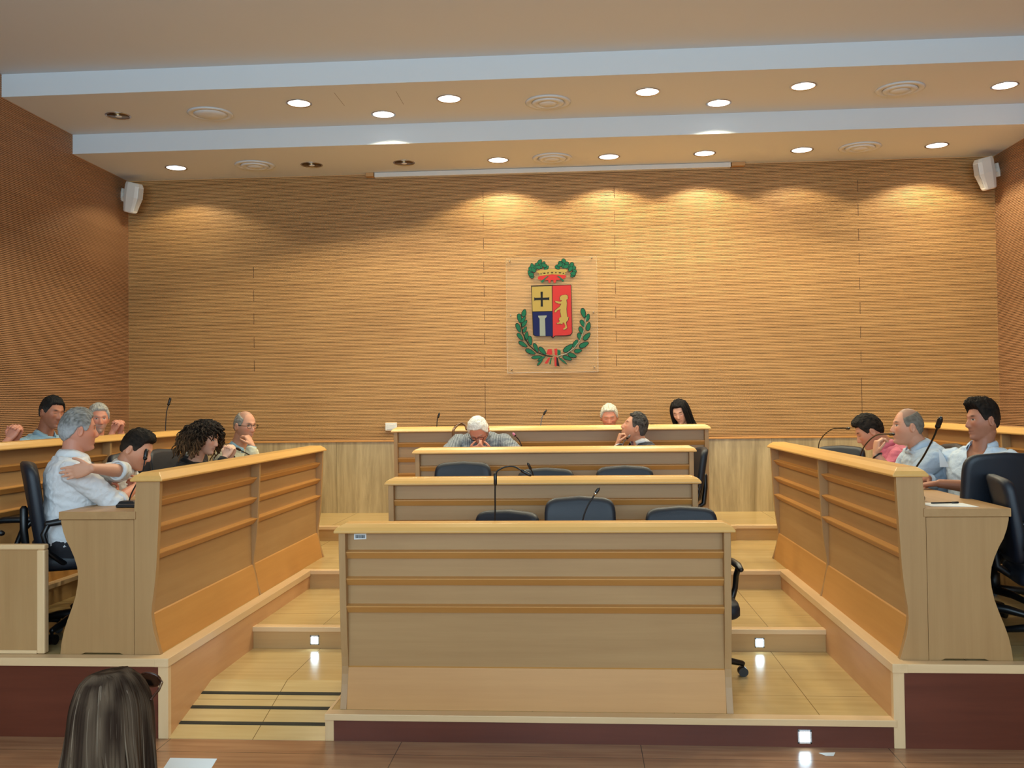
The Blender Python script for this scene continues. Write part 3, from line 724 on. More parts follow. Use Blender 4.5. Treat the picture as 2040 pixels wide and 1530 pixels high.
def sheet(name, pts, label, cat, th=.0012):
    mb = MB(); P = [V(p) for p in pts]
    return tag(mb.rings([P, [p+V((0,0,th)) for p in P]]).build(name, M['paper']), label, cat)
sheet('paper_sheet', [(2.04,5.10,TC+.001),(2.07,4.93,TC+.001),(2.29,4.89,TC+.001),(2.28,5.07,TC+.001)], 'white paper sheet lying on the right wing desk near its end', 'paper')
pn = thing('pen', (2.18, 5.0, TC+.006), 'dark pen lying across the white paper on the right wing desk', 'pen')
MB().tube([(2.11,5.03,TC+.007),(2.22,5.045,TC+.007)], .0038, 8).build('barrel', M['blackmetal'], pn, smooth=True)
MB().tube([(2.22,5.045,TC+.007),(2.25,5.05,TC+.007)], .0055, 8).build('cap', M['blackplastic'], pn, smooth=True)
dv = thing('desk_console', (2.09, 5.22, TC), 'black microphone console on the right wing desk beside the upright', 'console')
MB().rings([[V((2.035+a, 5.16+b, TC+z)) for a, b in ((0,0),(.09,0),(.105,.05),(.09,.14),(0,.14))] for z in (.001, .03)]).build('housing', M['blackplastic'], dv, bevel=.01, seg=3)
MB().box(2.06,2.10,5.20,5.26,TC+.03,TC+.034).build('button_pad', M['blackmetal'], dv)
dv2 = thing('desk_console', (-2.2, 5.0, TC), 'flat black console with a bar on the left wing desk end', 'console')
MB().box(-2.09,-2.05,5.0,5.07,TC+.001,TC+.05).build('housing', M['blackplastic'], dv2, bevel=.01, seg=3)
MB().box(-2.22,-2.09,5.02,5.05,TC+.001,TC+.018).build('bar', M['blackplastic'], dv2, bevel=.004)
sheet('torn_paper', [(1.44,4.70,.001),(1.465,4.665,.001),(1.50,4.665,.001),(1.52,4.71,.001)], 'small scrap of paper on the brown floor at lower right', 'paper')
sheet('paper_sheet', [(-.40,6.42,TB+.001),(-.12,6.42,TB+.001),(-.12,6.60,TB+.001),(-.40,6.60,TB+.001)], 'white paper on the second-row desk', 'paper')
# ------------------------------------------------------------------ people
UPZ = V((0, 0, 1))
def azv(a): a = math.radians(a); return V((math.cos(a), math.sin(a), 0))
def gs(x, s): return math.exp(-(x/s)**2)
def sstep(a, b, x):
    t = max(0, min(1, (x-a)/(b-a))); return t*t*(3-2*t)
def head_pt(d, off=0.0, jaw=1.0, nose=1.0):
    """unit direction (x right, y forward, z up) -> point on the head surface in head space"""
    x, y, z = d
    X = .0755*x; Y = .096*y; Z = .120*z
    if z < 0:
        t = -z
        X *= 1 - .26*jaw*t**1.6
        if y < 0: Y *= 1 - .55*sstep(.1, 1, t)
        else: Y *= 1 - .02*t
    else:
        if y < 0: Y *= 1.04
        X *= 1 + .03*z*(1-z)*4*(.5 if y > 0 else 1)
    if y > 0:
        ax = abs(X)
        fl = 1 - .10*gs(X, .05)*sstep(0, .6, y); Y *= fl
        # the lower face stays forward of the ellipsoid: chin and mouth
        Y += .034*sstep(.25, .95, -z)*gs(X, .034)*jaw
        Y += .010*gs(X, .022)*gs(Z+.104, .014)
        f = sstep(.2, .5, y)
        Y += f*.0055*gs(Z-.030, .009)*math.exp(-(X/.046)**4)
        Y -= f*.0105*gs(ax-.031, .016)*gs(Z-.010, .012)
        Y += f*.0045*gs(ax-.031, .0105)*gs(Z-.008, .0065)
        nz = sstep(.018, -.030, Z) if Z > -.03 else sstep(-.046, -.034, Z)
        Y += f*nose*(.005+.022*nz)*gs(X, .0085+.004*nz) * (1 if -.048 < Z < .022 else gs(min(abs(Z+.048), abs(Z-.022)), .006))
        Y += f*nose*.010*gs(ax-.013, .006)*gs(Z+.034, .008)
        Y += f*.004*gs(ax-.042, .018)*gs(Z+.018, .018)
        Y += f*.0055*gs(X, .021)*(gs(Z+.056, .0055)+gs(Z+.069, .006)) - f*.004*gs(X, .024)*gs(Z+.0625, .0022)
        Y -= f*.004*gs(X, .03)*gs(Z+.083, .008)
    p = V((X, Y, Z))
    if off: p += V((d[0], d[1], d[2]))*off
    return p
def hairline(d, style):
    x, y, z = d
    az = math.atan2(abs(x), y)
    front = style.get('front', .60)
    tab = [(0, front+style.get('peak', 0)), (.45, front), (.85, front-.06), (1.12, .22), (1.30, -.02), (1.46, .0), (1.56, .17), (1.78, .14), (1.98, -.14), (2.3, -.34), (3.15, style.get('nape', -.46))]
    for (a0, z0), (a1, z1) in zip(tab, tab[1:]):
        if a0 <= az <= a1:
            zl = z0 + (z1-z0)*(az-a0)/(a1-a0) + .035*noise.noise(V((x*24, y*24, z*24))); break
    else: zl = tab[-1][1]
    m = sstep(zl-.03, zl+.05, z)
    b = style.get('bald', 0)
    if b:
        # bare crown
        c = V((0, .38, .92)).normalized(); m *= 1 - sstep(math.cos(b), math.cos(b*.75), V(d).normalized().dot(c))
    return m
def frame(H, az, pitch, roll):
    f = azv(az); r = f.cross(UPZ).normalized()
    q = Matrix.Rotation(math.radians(-pitch), 3, r); f = q @ f; u = r.cross(f)
    q = Matrix.Rotation(math.radians(roll), 3, f); r = q @ r; u = q @ u
    m = Matrix((r, f, u)).transposed()
    return m
def sphere_grid(n=56, m=40):
    out = []
    for i in range(1, m):
        th = math.pi*i/m
        out.append([(math.sin(th)*math.sin(q*2*math.pi/n), math.sin(th)*math.cos(q*2*math.pi/n), -math.cos(th)) for q in range(n)])
    return out
def lerp(a, b, t): return a*(1-t) + b*t
def ik(a, b, l1, l2, hint):
    d = b-a; L = min(d.length, (l1+l2)*.995); dn = d.normalized()
    c = (l1*l1 + L*L - l2*l2)/(2*L); h = math.sqrt(max(0, l1*l1-c*c))
    hh = (hint - dn*hint.dot(dn)).normalized()
    return a + dn*c + hh*h, a + dn*L
def hand_mesh(mb, W, d, n, side, curl=.5, spread=.0, tcurl=.5, scale=1.0):
    d = d.normalized(); n = (n - d*n.dot(d)).normalized(); s = d.cross(n)*side
    k = scale
    R = []
    for t, w_, h_ in ((-.02,.024,.020),(0,.027,.019),(.03,.038,.018),(.065,.043,.0155),(.088,.042,.013),(.098,.036,.009)):
        c = W + d*t*k
        R.append([c + s*math.copysign(abs(math.cos(q))**.7, math.cos(q))*w_*k + n*math.sin(q)*h_*k for q in [i*2*math.pi/12 for i in range(12)]])
    mb.rings(R)
    for i, (o, L, r) in enumerate(((.030,.078,.0085),(.0105,.086,.0088),(-.0095,.080,.0084),(-.028,.064,.0074))):
        p = W + (d*(.088 - (.004 if i in (0, 2) else 0) - (.012 if i == 3 else 0)) + s*o)*k
        a = .0 if curl == 0 else .15; pts = [p-d*.015*k, p]; dd = (d + s*(o*spread*8)).normalized()
        cc = curl if not hasattr(curl, '__len__') else curl[i]
        for seg, fr in enumerate((.46, .30, .24)):
            a += cc*(1.0, 1.25, .8)[seg]
            p = p + (dd*math.cos(a) + n*math.sin(a))*L*fr*k; pts.append(p)
        mb.tube(pts, [r*k*1.05, r*k*1.05, r*k, r*k*.95, r*k*.82], 8)
    p = W + (d*.018 + s*.026)*k
    t1 = (s*.75 + d*.65 + n*.35*tcurl).normalized(); t2 = (s*(.45-.5*tcurl) + d*.85 + n*(.3+.6*tcurl)).normalized(); t3 = (s*(.2-.6*tcurl) + d*.9 + n*(.3+.6*tcurl)).normalized()
    a = p + t1*.038*k; b = a + t2*.030*k; c = b + t3*.022*k
    mb.tube([p, a, b, c], [.0125*k, .0105*k, .0095*k, .0075*k], 8)
def remesh(mb, name, mat, parent, voxel, smooth=2, keep=False):
    me = bpy.data.meshes.new(name); me.from_pydata([tuple(p) for p in mb.v], [], mb.f)
    bm = bmesh.new(); bm.from_mesh(me); bmesh.ops.recalc_face_normals(bm, faces=bm.faces); bm.to_mesh(me); bm.free()
    o = bpy.data.objects.new(name, me); COL.objects.link(o)
    r = o.modifiers.new('r', 'REMESH'); r.mode = 'VOXEL'; r.voxel_size = voxel
    if smooth:
        sm = o.modifiers.new('s', 'SMOOTH'); sm.iterations = smooth; sm.factor = .5
    dg = bpy.context.evaluated_depsgraph_get(); dg.update()
    m2 = bpy.data.meshes.new_from_object(o.evaluated_get(dg)); m2.name = name
    o.modifiers.clear(); o.data = m2; bpy.data.meshes.remove(me)
    m2.materials.clear(); m2.materials.append(mat)
    for p in m2.polygons: p.use_smooth = True
    if parent is not None:
        m2.transform(Matrix.Translation(-parent.matrix_basis.translation)); o.parent = parent
    return o
def wrinkle(o, amp, sc, seed, stretch=(1, 1, 1)):
    off = V((seed*3.1, seed*7.7, seed*1.3)); me = o.data
    me.update()
    nrm = [v.normal.copy() for v in me.vertices]
    for v, n in zip(me.vertices, nrm):
        q = V((v.co.x*stretch[0], v.co.y*stretch[1], v.co.z*stretch[2]))*sc + off
        a = noise.noise(q + noise.noise_vector(q*.6)*1.1)
        a = max(-.25, 1 - abs(a)*2.2)
        v.co += n*amp*a
def setcol(me, fn):
    ca = me.color_attributes.new('Col', 'FLOAT_COLOR', 'POINT')
    buf = []
    for v in me.vertices:
        c = fn(v.co); buf += [c[0], c[1], c[2], 1.0]
    ca.data.foreach_set('color', buf)

SKIN = lin((205/255, 150/255, 120/255)); SKIN_R = lin((205/255, 138/255, 112/255)); SKIN_D = lin((168/255, 112/255, 84/255)); SKIN_P = lin((226/255, 178/255, 150/255))
def mixc(a, b, t): return tuple(a[i]*(1-t)+b[i]*t for i in range(3))

def person(label, H, az, pitch=0, roll=0, baz=None, lean=5, skin=SKIN, hair=(.05,.04,.03), hair2=None, style=None, hthick=.014,
           shirt=None, trousers=None, arms=(None, None), sleeve='long', female=False, glasses=None, beard=0, size=1.0,
           neck=None, collar=True, collar_mat=None, eyes='open', opening=0, seed=1, legs=True, chest=1.0, voxel=.0048, hair_fn=None, extra=None, torso=.50, neckshift=0, twist=0, vneck=0):
    H = V(H); baz = az if baz is None else baz
    style = style or {}
    F = frame(H, az, pitch, roll)
    hr, hf, hu = F.col[0], F.col[1], F.col[2]
    bd = azv(baz); br = bd.cross(UPZ).normalized()
    U = (bd*math.sin(math.radians(lean)) + UPZ*math.cos(math.radians(lean))).normalized(); bf = br.cross(U)*-1
    bf = (bd - U*bd.dot(U)).normalized()
    hs = .93 if female else 1.0; hs *= size
    NB = H - hu*.085*hs - hf*.028 - U*.095 - bf*.015 if neck is None else V(neck)   # base of the neck
    Pv = NB - U*torso
    root = thing('person', (Pv.x, Pv.y, Pv.z), label, 'person')
    k = (.88 if female else 1.0)*chest
    # ---- body
    mb = MB()
    R = [[H + F @ (head_pt(d, jaw=(.92 if female else 1.0)*style.get('jaw', 1))*hs) for d in ring] for ring in sphere_grid(88, 64)]
    mb.rings(R)
    for s in (-1, 1):   # ears
        c = V((s*.0765, -.006, -.004))
        mb.rings([[H + F @ ((c + V((s*(.004 + dx + .006*math.sin(q)*.3), -.004*dx*100*.2 + .016*sc*math.cos(q) - .006*dx*60, .030*sc*math.sin(q) + .006*math.cos(q)*sc)))*hs) for q in [i*2*math.pi/14 for i in range(14)]] for dx, sc in ((-.012,.5),(-.004,.85),(.004,1),(.009,1),(.0105,.8),(.007,.55),(.005,.2))])
    nk0 = H - hu*.05*hs - hf*.024
    nr = .049 if female else .058
    mb.tube([nk0, lerp(nk0, NB, .5) , NB - U*.03], [nr*.98, nr, nr*1.15], 20)
    def torso_rings(T, g):
        out = []
        for t, a, b, fo in T:
            c = Pv + U*t*torso/.50 + bf*fo
            out.append([c + br*math.copysign(abs(math.cos(q))**.85, math.cos(q))*(a*k+g) + bf*math.sin(q)*(b*k+g) for q in [i*2*math.pi/24 for i in range(24)]])
        return out
    belly = .02 if not female else 0
    TT = [(-.11,.10,.08,0),(-.06,.15,.11,0),(0,.172,.122,.0),(.08,.168,.118+belly,.012),(.16,.158,.115+belly,.016),(.25,.165,.118,.012),(.33,.178,.122,.008),(.40,.186,.112,-.002),(.445,.17,.092,-.008),(.475,.125,.070,-.010),(.50,.078,.060,-.006),(.525,.05,.05,0)]
    mb.rings(torso_rings(TT, -.010))
    sh = .178*k
    joints_ = []
    for s, arm in ((1, arms[0]), (-1, arms[1])):
        twf = azv(baz + twist)
        Sx = Pv + U*(torso-.075) + br*s*sh - bf*.012
        if arm is None:
            arm = dict(w=Pv + br*s*.20 + bf*.34 + U*.12, hint=(br*s*.5 - U), d=bf - br*s*.5, n=-UPZ, curl=.4)
        Wt = V(arm['w']); hint = V(arm.get('hint', br*s*.6 - U))
        if arm.get('sh') is not None: Sx = Sx + V(arm['sh'])
        E_, W_ = ik(Sx, Wt, .285*size, .255*size, hint)
        joints_.append((s, Sx, E_, W_, arm))
        mb.tube([Sx, lerp(Sx, E_, .35), E_, lerp(E_, W_, .3), W_], [.050*k, .044*k, .037*k, .038*k, .025], 14)
        dd = V(arm.get('d', (W_-E_))); hand_mesh(mb, W_, dd, V(arm.get('n', (0,0,-1))), s*arm.get('flip', 1), arm.get('curl', .45), arm.get('spread', 0), arm.get('tcurl', .5), .95 if not female else .86)
    if legs:
        for s in (-1, 1):
            hp = Pv + br*s*.095 + UPZ*(-.02); kn = hp + bd*.42 + br*s*.04 + UPZ*.02; an = kn - UPZ*.40 - bd*.02
            mb.tube([hp, kn, kn - UPZ*.12 + bd*.0, an], [.075, .052, .05, .036], 12)
            mb.tube([an, an - UPZ*.05 + bd*.06, an - UPZ*.06 + bd*.16], [.036, .036, .026], 10)
    body = remesh(mb, 'body', M['skin'], root, voxel, 1)
    inv = F.inverted(); o0 = H - Pv
    hc = hair; browc = mixc(hair, (.02,.015,.01), .3) if sum(hair) < .9 else mixc(hair, (.3,.25,.2), .5)
    lipc = mixc(skin, (.32,.09,.07), .45 if not female else .6); shade = mixc(skin, (.12,.07,.05), .45)
    bv = style.get('stubble', 0)
    def colf(co):
        p = (inv @ (co - o0))/hs
        c = skin
        if p.length < .17:
            nz_ = noise.noise(p*40)
            c = mixc(c, SKIN_R, .25+.25*nz_)
            if p.y > .03:
                ax = abs(p.x)
                c = mixc(c, (skin[0]*1.05, skin[1]*.72, skin[2]*.68), .5*gs(ax-.042, .018)*gs(p.z+.02, .018) + .5*gs(p.x, .014)*gs(p.z+.034, .012))
                m = sstep(.030, .020, ax)*gs(p.z+.0625, .009)
                c = mixc(c, lipc, min(1, m*1.1)*.8)
                c = mixc(c, (.05,.02,.02), gs(p.x, .02)*gs(p.z+.0625, .0018)*.9)
                if beard: c = mixc(c, hc, beard*sstep(-.03, -.05, p.z)*sstep(.03, .06, p.y+.02)*(1-.8*m))
                m = gs(ax-.033, .013)*gs(p.z-.0305+.12*max(0, ax-.035), .0042)
                c = mixc(c, browc, min(1, m*1.3)*.9)
                if eyes == 'open':
                    e = ((ax-.031)/.0125)**2 + ((p.z-.008)/.0052)**2
                    if e < 1: c = (.42,.40,.37)
                    if (ax-.031)**2 + (p.z-.008)**2 < .0052**2: c = (.03,.018,.012)
                    c = mixc(c, (.03,.02,.015), gs(ax-.031, .014)*gs(p.z-.0138, .0022)*.9)
                else:
                    c = mixc(c, (.05,.03,.02), gs(ax-.031, .014)*gs(p.z-.004, .0028)*.9)
            if p.y > -.1 and beard == 0 and not female and p.z < -.03: c = mixc(c, mixc(skin, hc if sum(hc) < .9 else (.4,.35,.32), .3), .35*sstep(-.02, -.05, p.z))
            if bv:
                d = (p.x/.0755, p.y/.096, p.z/.12); L = math.sqrt(sum(q*q for q in d)) or 1
                m = hairline([q/L for q in d], dict(style, bald=0)); c = mixc(c, hc, m*bv)
        return c
    setcol(body.data, colf)
    # ---- hair
    if style.get('hair', True):
        mh = MB(); R = []
        rr = random.Random(seed)
        for ring in sphere_grid(150, 96):
            row = []
            for d in ring:
                dl = V(d)
                m = hairline(d, style)
                nn = noise.noise(V((d[0]*4+seed, d[1]*4, d[2]*3)))*.30 + noise.noise(V((d[0]*38+seed, d[1]*9, d[2]*16)))*.22 + noise.noise(V((d[0]*70, d[1]*16+seed, d[2]*30)))*.12
                top = 1 + style.get('top', .5)*sstep(.2, .95, d[2]) + style.get('quiff', 0)*gs(d[1]-.62, .32)*sstep(.35, .75, d[2])
                side = style.get('side', .75)
                t = hthick*(side + (top-side)*sstep(-.1, .7, d[2]))*(1 + nn)
                hp_ = head_pt(d)
                ext = -.012*(1-m) + t*m
                p = hp_ + dl*ext
                q = style.get('quiff', 0)
                if q and d[2] > .3: p += V((style.get('sweep', 0)*.02, .014*q, .010*q))*gs(d[1]-.6, .35)*m*sstep(.3, .7, d[2])
                row.append(H + F @ (p*hs))
            R.append(row)
        mh.rings(R)
        me = None
        ho = mh.build('hair', M['hair'], root, smooth=True)
        h2 = hair2 or tuple(min(1, x*1.5+.003) for x in hair)
        def hcol(co):
            p = (inv @ (co - o0))/hs
            t = .5 + .9*noise.noise(V((p.x*160, p.y*30, p.z*60))); t = max(0, min(1, t))
            c = mixc(hair, h2, t)
            if style.get('greyside'):
                c = mixc(c, style['greyside'], sstep(.06, -.01, p.z)*.8)
            return c
        setcol(ho.data, hcol)
    if hair_fn: hair_fn(root, H, F, hs, o0)
    # ---- shirt
    if shirt is not None:
        ms = MB(); g = .011
        T2 = TT[2:-1]
        ms.rings(torso_rings(T2[:-1] + [(.495,.098 if not female else .09,.070,-.004)], g))
        for s, Sx, E_, W_, arm in joints_:
            sl = arm.get('sleeve', sleeve)
            tr = [Sx - br*s*.03 - U*.0, Sx, lerp(Sx, E_, .4)]; rd = [.060*k, .064*k, .057*k]
            if sl == 'short': tr += [lerp(Sx, E_, .72)]; rd += [.058*k]
            elif sl == 'rolled':
                tr += [E_, lerp(E_, W_, .12)]; rd += [.050*k, .050*k]
            else:
                tr += [lerp(Sx, E_, .8), E_, lerp(E_, W_, .35), lerp(E_, W_, .75), lerp(E_, W_, .93)]; rd += [.053*k, .052*k, .049*k, .043*k, .039*k]
            ms.tube(tr, rd, 16, ends=False)
            ms.ell(tr[0], (br*.05, bf*.05, U*.055))
        so_ = remesh(ms, 'jacket' if style.get('jacket') else 'shirt', shirt, root, .0068, 3)
        wrinkle(so_, .0065, 9, seed, (1, 1, 1.6)); wrinkle(so_, .003, 22, seed+3, (1, 1, 1.5))
        if vneck:
            opn = vneck
            bm = bmesh.new(); bm.from_mesh(so_.data); kill = []
            for f in bm.faces:
                q_ = f.calc_center_median() + Pv - NB; zu = q_.dot(U); xr = abs(q_.dot(br)); fo = q_.dot(bf)
                if fo > .02 and zu > -.075*opn and xr < .004 + (zu + .075*opn)*.42: kill.append(f)
            bmesh.ops.delete(bm, geom=kill, context='FACES')
            for it in range(8):
                new = {}
                for v in bm.verts:
                    be = [e for e in v.link_edges if e.is_boundary]
                    if len(be) == 2: new[v] = (v.co*.5 + (be[0].other_vert(v).co + be[1].other_vert(v).co)*.25)
                for v, c in new.items(): v.co = c
            bm.to_mesh(so_.data); bm.free()
        for s, Sx, E_, W_, arm in joints_:
            sl = arm.get('sleeve', sleeve)
            a, b, r0 = {'short': (lerp(Sx, E_, .68), lerp(Sx, E_, .75), .061*k), 'rolled': (lerp(E_, W_, .05), lerp(E_, W_, .19), .053*k)}.get(sl, (lerp(E_, W_, .84), lerp(E_, W_, .97), .036))
            mc = MB(); d = (b-a).normalized(); o1 = d.orthogonal().normalized(); o2 = d.cross(o1)
            RR = []
            for t, r_ in ((0, r0*.95), (0, r0*1.04), (1, r0*1.04), (1, r0*.90), (.3, r0*.86)):
                c = lerp(a, b, t); RR.append([c + (o1*math.cos(q) + o2*math.sin(q))*r_ for q in [i*2*math.pi/20 for i in range(20)]])
            mc.rings(RR, cap=False).build('cuff', collar_mat or shirt, so_, smooth=True)
        if collar:
            mc = MB(); RR = []
            upn = (nk0 - NB).normalized(); 
            for t, rr_, ss in ((-.012, .072, 1), (.008, .068, 1), (.034, .064, 1.0), (.040, .067, 1), (.026, .078, 1), (-.002, .088, 1)):
                ring = []
                for i in range(25):
                    q = -math.pi/2 + .26*(1+opening) + (2*math.pi-.52*(1+opening))*i/24
                    q += math.pi
                    rad = rr_*k*(1.02 if female else 1)
                    fr = abs(q - math.pi/2 - math.pi) 
                    c = NB + bf*.006 + upn*(t - .03*max(0, math.sin(q))*(1 if t < .03 else 1) )
                    ring.append(c + br*math.cos(q)*rad + bf*math.sin(q)*rad*1.0)
                RR.append(ring)
            n_ = len(RR[0]); vs = [p for r_ in RR for p in r_]; fs = [(i*n_+j, i*n_+j+1, (i+1)*n_+j+1, (i+1)*n_+j) for i in range(len(RR)-1) for j in range(n_-1)]
            mc.add(vs, fs)
            co_ = mc.build('collar', collar_mat or shirt, so_, smooth=True)
            sd = co_.modifiers.new('s', 'SOLIDIFY'); sd.thickness = .003
    if legs and trousers is not None:
        mt = MB()
        mt.rings(torso_rings([(-.12,.13,.10,0),(-.06,.168,.125,0),(0,.182,.134,0),(.045,.176,.13,.006)], .006))
        for s in (-1, 1):
            hp = Pv + br*s*.095 + UPZ*(-.02); kn = hp + bd*.42 + br*s*.04 + UPZ*.02; an = kn - UPZ*.38 - bd*.02
            mt.tube([hp, lerp(hp, kn, .5), kn, kn - UPZ*.15, an], [.095, .085, .068, .062, .052], 14)
        to = remesh(mt, 'trousers', trousers, root, .011, 3); wrinkle(to, .006, 9, seed+5)
        for s in (-1, 1):
            an = Pv + br*s*.135 + bd*.40 - UPZ*.40
            MB().rings([[an + bd*(u) + br*x*w_ + UPZ*(z*h_ - .045) for x, z in ((-1,-1),(1,-1),(1,.2),(.5,1),(-.5,1),(-1,.2))] for u, w_, h_ in ((-.06,.03,.03),(0,.036,.04),(.08,.042,.032),(.16,.042,.024),(.2,.025,.016))]).build('shoe', M['blackplastic'], root, bevel=.006, smooth=True)
    if glasses:
        mg = MB()
        for s in (-1, 1):
            pts = []
            for i in range(17):
                q = i/16*2*math.pi
                pts.append(H + F @ (V((s*.0325 + .024*math.copysign(abs(math.cos(q))**.7, math.cos(q)), .094 - .006*abs(math.cos(q)), .006 + .016*math.copysign(abs(math.sin(q))**.7, math.sin(q))))*hs))
            mg.tube(pts, .0018, 6)
            mg.tube([H + F @ (V((s*.057, .088, .010))*hs), H + F @ (V((s*.078, .07, .010))*hs), H + F @ (V((s*.082, .0, .008))*hs), H + F @ (V((s*.080, -.02, -.010))*hs)], .0020, 6)
        mg.tube([H + F @ (V((-.009, .094, .012))*hs), H + F @ (V((0, .098, .014))*hs), H + F @ (V((.009, .094, .012))*hs)], .0018, 6)
        mg.build('glasses', glasses, root, smooth=True)
    if extra: extra(root, dict(H=H, F=F, Pv=Pv, U=U, br=br, bf=bf, NB=NB, joints=joints_, k=k, TT=TT, rings=torso_rings))
    return root

W_WHITE = cloth('white shirt cotton', rgb(214,214,214)); W_WHITE2 = cloth('white polo cotton', rgb(205,206,204))
SH_LB = cloth('light blue shirt', rgb(140,176,196)); SH_PB = cloth('pale blue shirt', rgb(168,184,198)); SH_QB = cloth('very pale blue shirt', rgb(190,204,216))
SH_PINK = cloth('pink shirt', rgb(206,108,128)); SH_BLK = cloth('black top', rgb(10,10,12)); SH_CREAM = cloth('cream cardigan', rgb(206,204,176)); SH_SUIT = cloth('navy suit', rgb(22,28,42))
SH_STR = cloth('striped shirt', rgb(58,66,76), rgb(176,182,186), stripe=34); TR_DARK = cloth('dark trousers', rgb(28,28,34)); TR_BEIGE = cloth('beige trousers', rgb(196,184,156))
SH_DK = cloth('dark top', rgb(24,20,18)); SH_GR = cloth('grey cardigan', rgb(150,150,140))
DARKH = (.006,.0045,.0035); GREYH = (.22,.21,.19); WHITEH = (.62,.60,.54)

# man in white, arms crossed, back to the camera (left wing)
person('man in white shirt with arms crossed and back to camera, grey hair', (-2.568, 5.28, 1.577), 40, 2, 0, baz=35, lean=2, skin=SKIN_R, hair=(.10,.095,.085), hair2=(.30,.29,.27),
       style=dict(front=.62, nape=-.55, greyside=(.42,.42,.42), side=1.0, top=.25), hthick=.013, shirt=W_WHITE, trousers=TR_DARK, sleeve='rolled', chest=1.12, seed=2,
       neck=(-2.598, 5.26, 1.432),
       arms=(dict(w=(-2.31, 5.44, 1.235), hint=(.2,-.9,-.5), d=(-.3,.9,.1), n=(-1,-.3,0), curl=.5), dict(w=(-2.39, 5.36, 1.20), hint=(-.4,.6,-.8), d=(.3,-.8,.1), n=(-.5,-.5,.3), curl=.5)))
# young man reaching out
person('young dark-haired man in white polo laying his arm on his neighbour', (-2.436, 5.72, 1.444), 0, 24, -3, baz=8, lean=22, hair=DARKH, hair2=(.022,.015,.010),
       style=dict(front=.58, nape=-.40, side=.45, top=.35, quiff=.3, greyside=(.04,.03,.022)), hthick=.014, shirt=W_WHITE2, trousers=TR_DARK, sleeve='rolled', seed=3, eyes='down',
       neck=(-2.51, 5.70, 1.338),
       arms=(dict(w=(-2.335, 4.975, 1.380), hint=(.7,.1,.0), d=(-1,-.16,-.22), n=(-.1,1,.0), curl=0, spread=.3, tcurl=-.2, flip=-1, sleeve='rolled', sh=(.06,-.08,.04)), dict(w=(-2.2, 5.98, 1.20), hint=(0,.3,-1), curl=.5)))
# hands clasped helper
def clasped(c, fwd, up=UPZ, gap=.028):
    """two wrists and hands folded together in front of point c; fwd = where the body faces"""
    c = V(c); f = V(fwd).normalized(); r = f.cross(UPZ).normalized(); out = []
    for s in (1, -1):
        out.append(dict(w=c + r*s*.038 - UPZ*.055 + f*.0, hint=(r*s*.35 - UPZ*.9 + f*.3), d=(UPZ*.8 + f*.35 - r*s*.25), n=-r*s + f*.1, curl=.62, tcurl=.3))
    return tuple(out)

def curly_hair(root, H, F, hs, o0):
    rr = random.Random(11); mb = MB()
    for i in range(760):
        th = rr.uniform(0, 2*math.pi); z = rr.uniform(-.35, 1)
        d = V((math.sin(th)*math.sqrt(1-z*z), math.cos(th)*math.sqrt(1-z*z), z))
        if d.y > .45 and d.z < .62: continue
        if d.y > .1 and d.z < .05 and rr.random() < .6: continue
        base = head_pt(tuple(d))*1.0 + d*rr.uniform(.0, .03)
        L = rr.uniform(.07, .20)*(1.15 if d.z < .6 else .7); n = 18; ph = rr.uniform(0, 6.28); cr = rr.uniform(.006, .013); tw = rr.uniform(2.5, 4)
        out = V((d.x, d.y, 0)); out = out.normalized() if out.length > .01 else V((0,-1,0))
        if out.y > .2: out = V((out.x*1.6, out.y*.25, 0)).normalized()
        pts = []; p = base.copy()
        for k in range(n):
            t = k/(n-1)
            stepv = (out*(.75*(1-t)**1.5+.10) + V((0,0,.35*(1-t)**3 - t**.6*1.0)) )
            p = p + stepv*L/n*1.3
            q = ph + t*tw*2*math.pi/1.3
            pts.append(H + F @ ((p + V((math.cos(q), math.sin(q), 0))*cr*min(1, t*3))*hs))
        mb.tube(pts, [rr.uniform(.0065, .0085)*(1-.45*k/n) for k in range(n)], 5, ends=False)
    o = mb.build('curls', M['hair'], root, smooth=True)
    inv = F.inverted()
    def col(co):
        p = inv @ (co-o0); t = max(0, min(1, .5+noise.noise(co*28)*1.1))
        low = sstep(.05, -.12, p.z)*(.5+.5*t)
        return mixc((.012,.008,.006), (.22,.12,.055), low*.75 + .08*t)
    setcol(o.data, col)
person('woman with long curly brown hair in black, hands folded at her chin', (-2.445, 6.85, 1.470), -8, 14, 0, baz=-5, lean=20, skin=SKIN_P, hair=(.012,.008,.006), female=True,
       style=dict(front=.58, nape=-.7, side=1.0, top=.5), hthick=.024, shirt=SH_BLK, trousers=TR_DARK, sleeve='long', collar=False, seed=4, eyes='open', hair_fn=curly_hair,
       arms=clasped((-2.275, 6.82, 1.392), azv(-8)))
person('man in glasses and cream cardigan resting his chin on his hand', (-2.405, 7.55, 1.548), -28, 6, 0, baz=-22, lean=14, skin=SKIN, hair=(.16,.14,.11), hair2=(.32,.29,.24),
       style=dict(front=.85, nape=-.5, side=.8, top=-.2, bald=.95, stubble=.35), hthick=.007, shirt=SH_CREAM, collar_mat=SH_LB, trousers=TR_DARK, seed=5, glasses=M['blackmetal'],
       arms=(dict(w=(-2.305, 7.43, 1.395), hint=(.3,-.2,-1), d=(-.45,.05,.75), n=(-.75,.2,-.3), curl=.75, tcurl=.3), dict(w=(-2.25, 7.62, 1.215), hint=(0,.5,-1), curl=.4)))
person('dark-haired man in light blue shirt at the rear left bench', (-3.835, 7.2, 1.672), -22, 8, -6, baz=-15, lean=10, skin=SKIN_D, hair=(.012,.012,.012), hair2=(.02,.018,.016),
       style=dict(front=.6, nape=-.45, side=.7, top=.5, greyside=(.07,.065,.06)), shirt=SH_LB, trousers=TR_DARK, sleeve='short', seed=6, eyes='down', chest=1.05, opening=1)
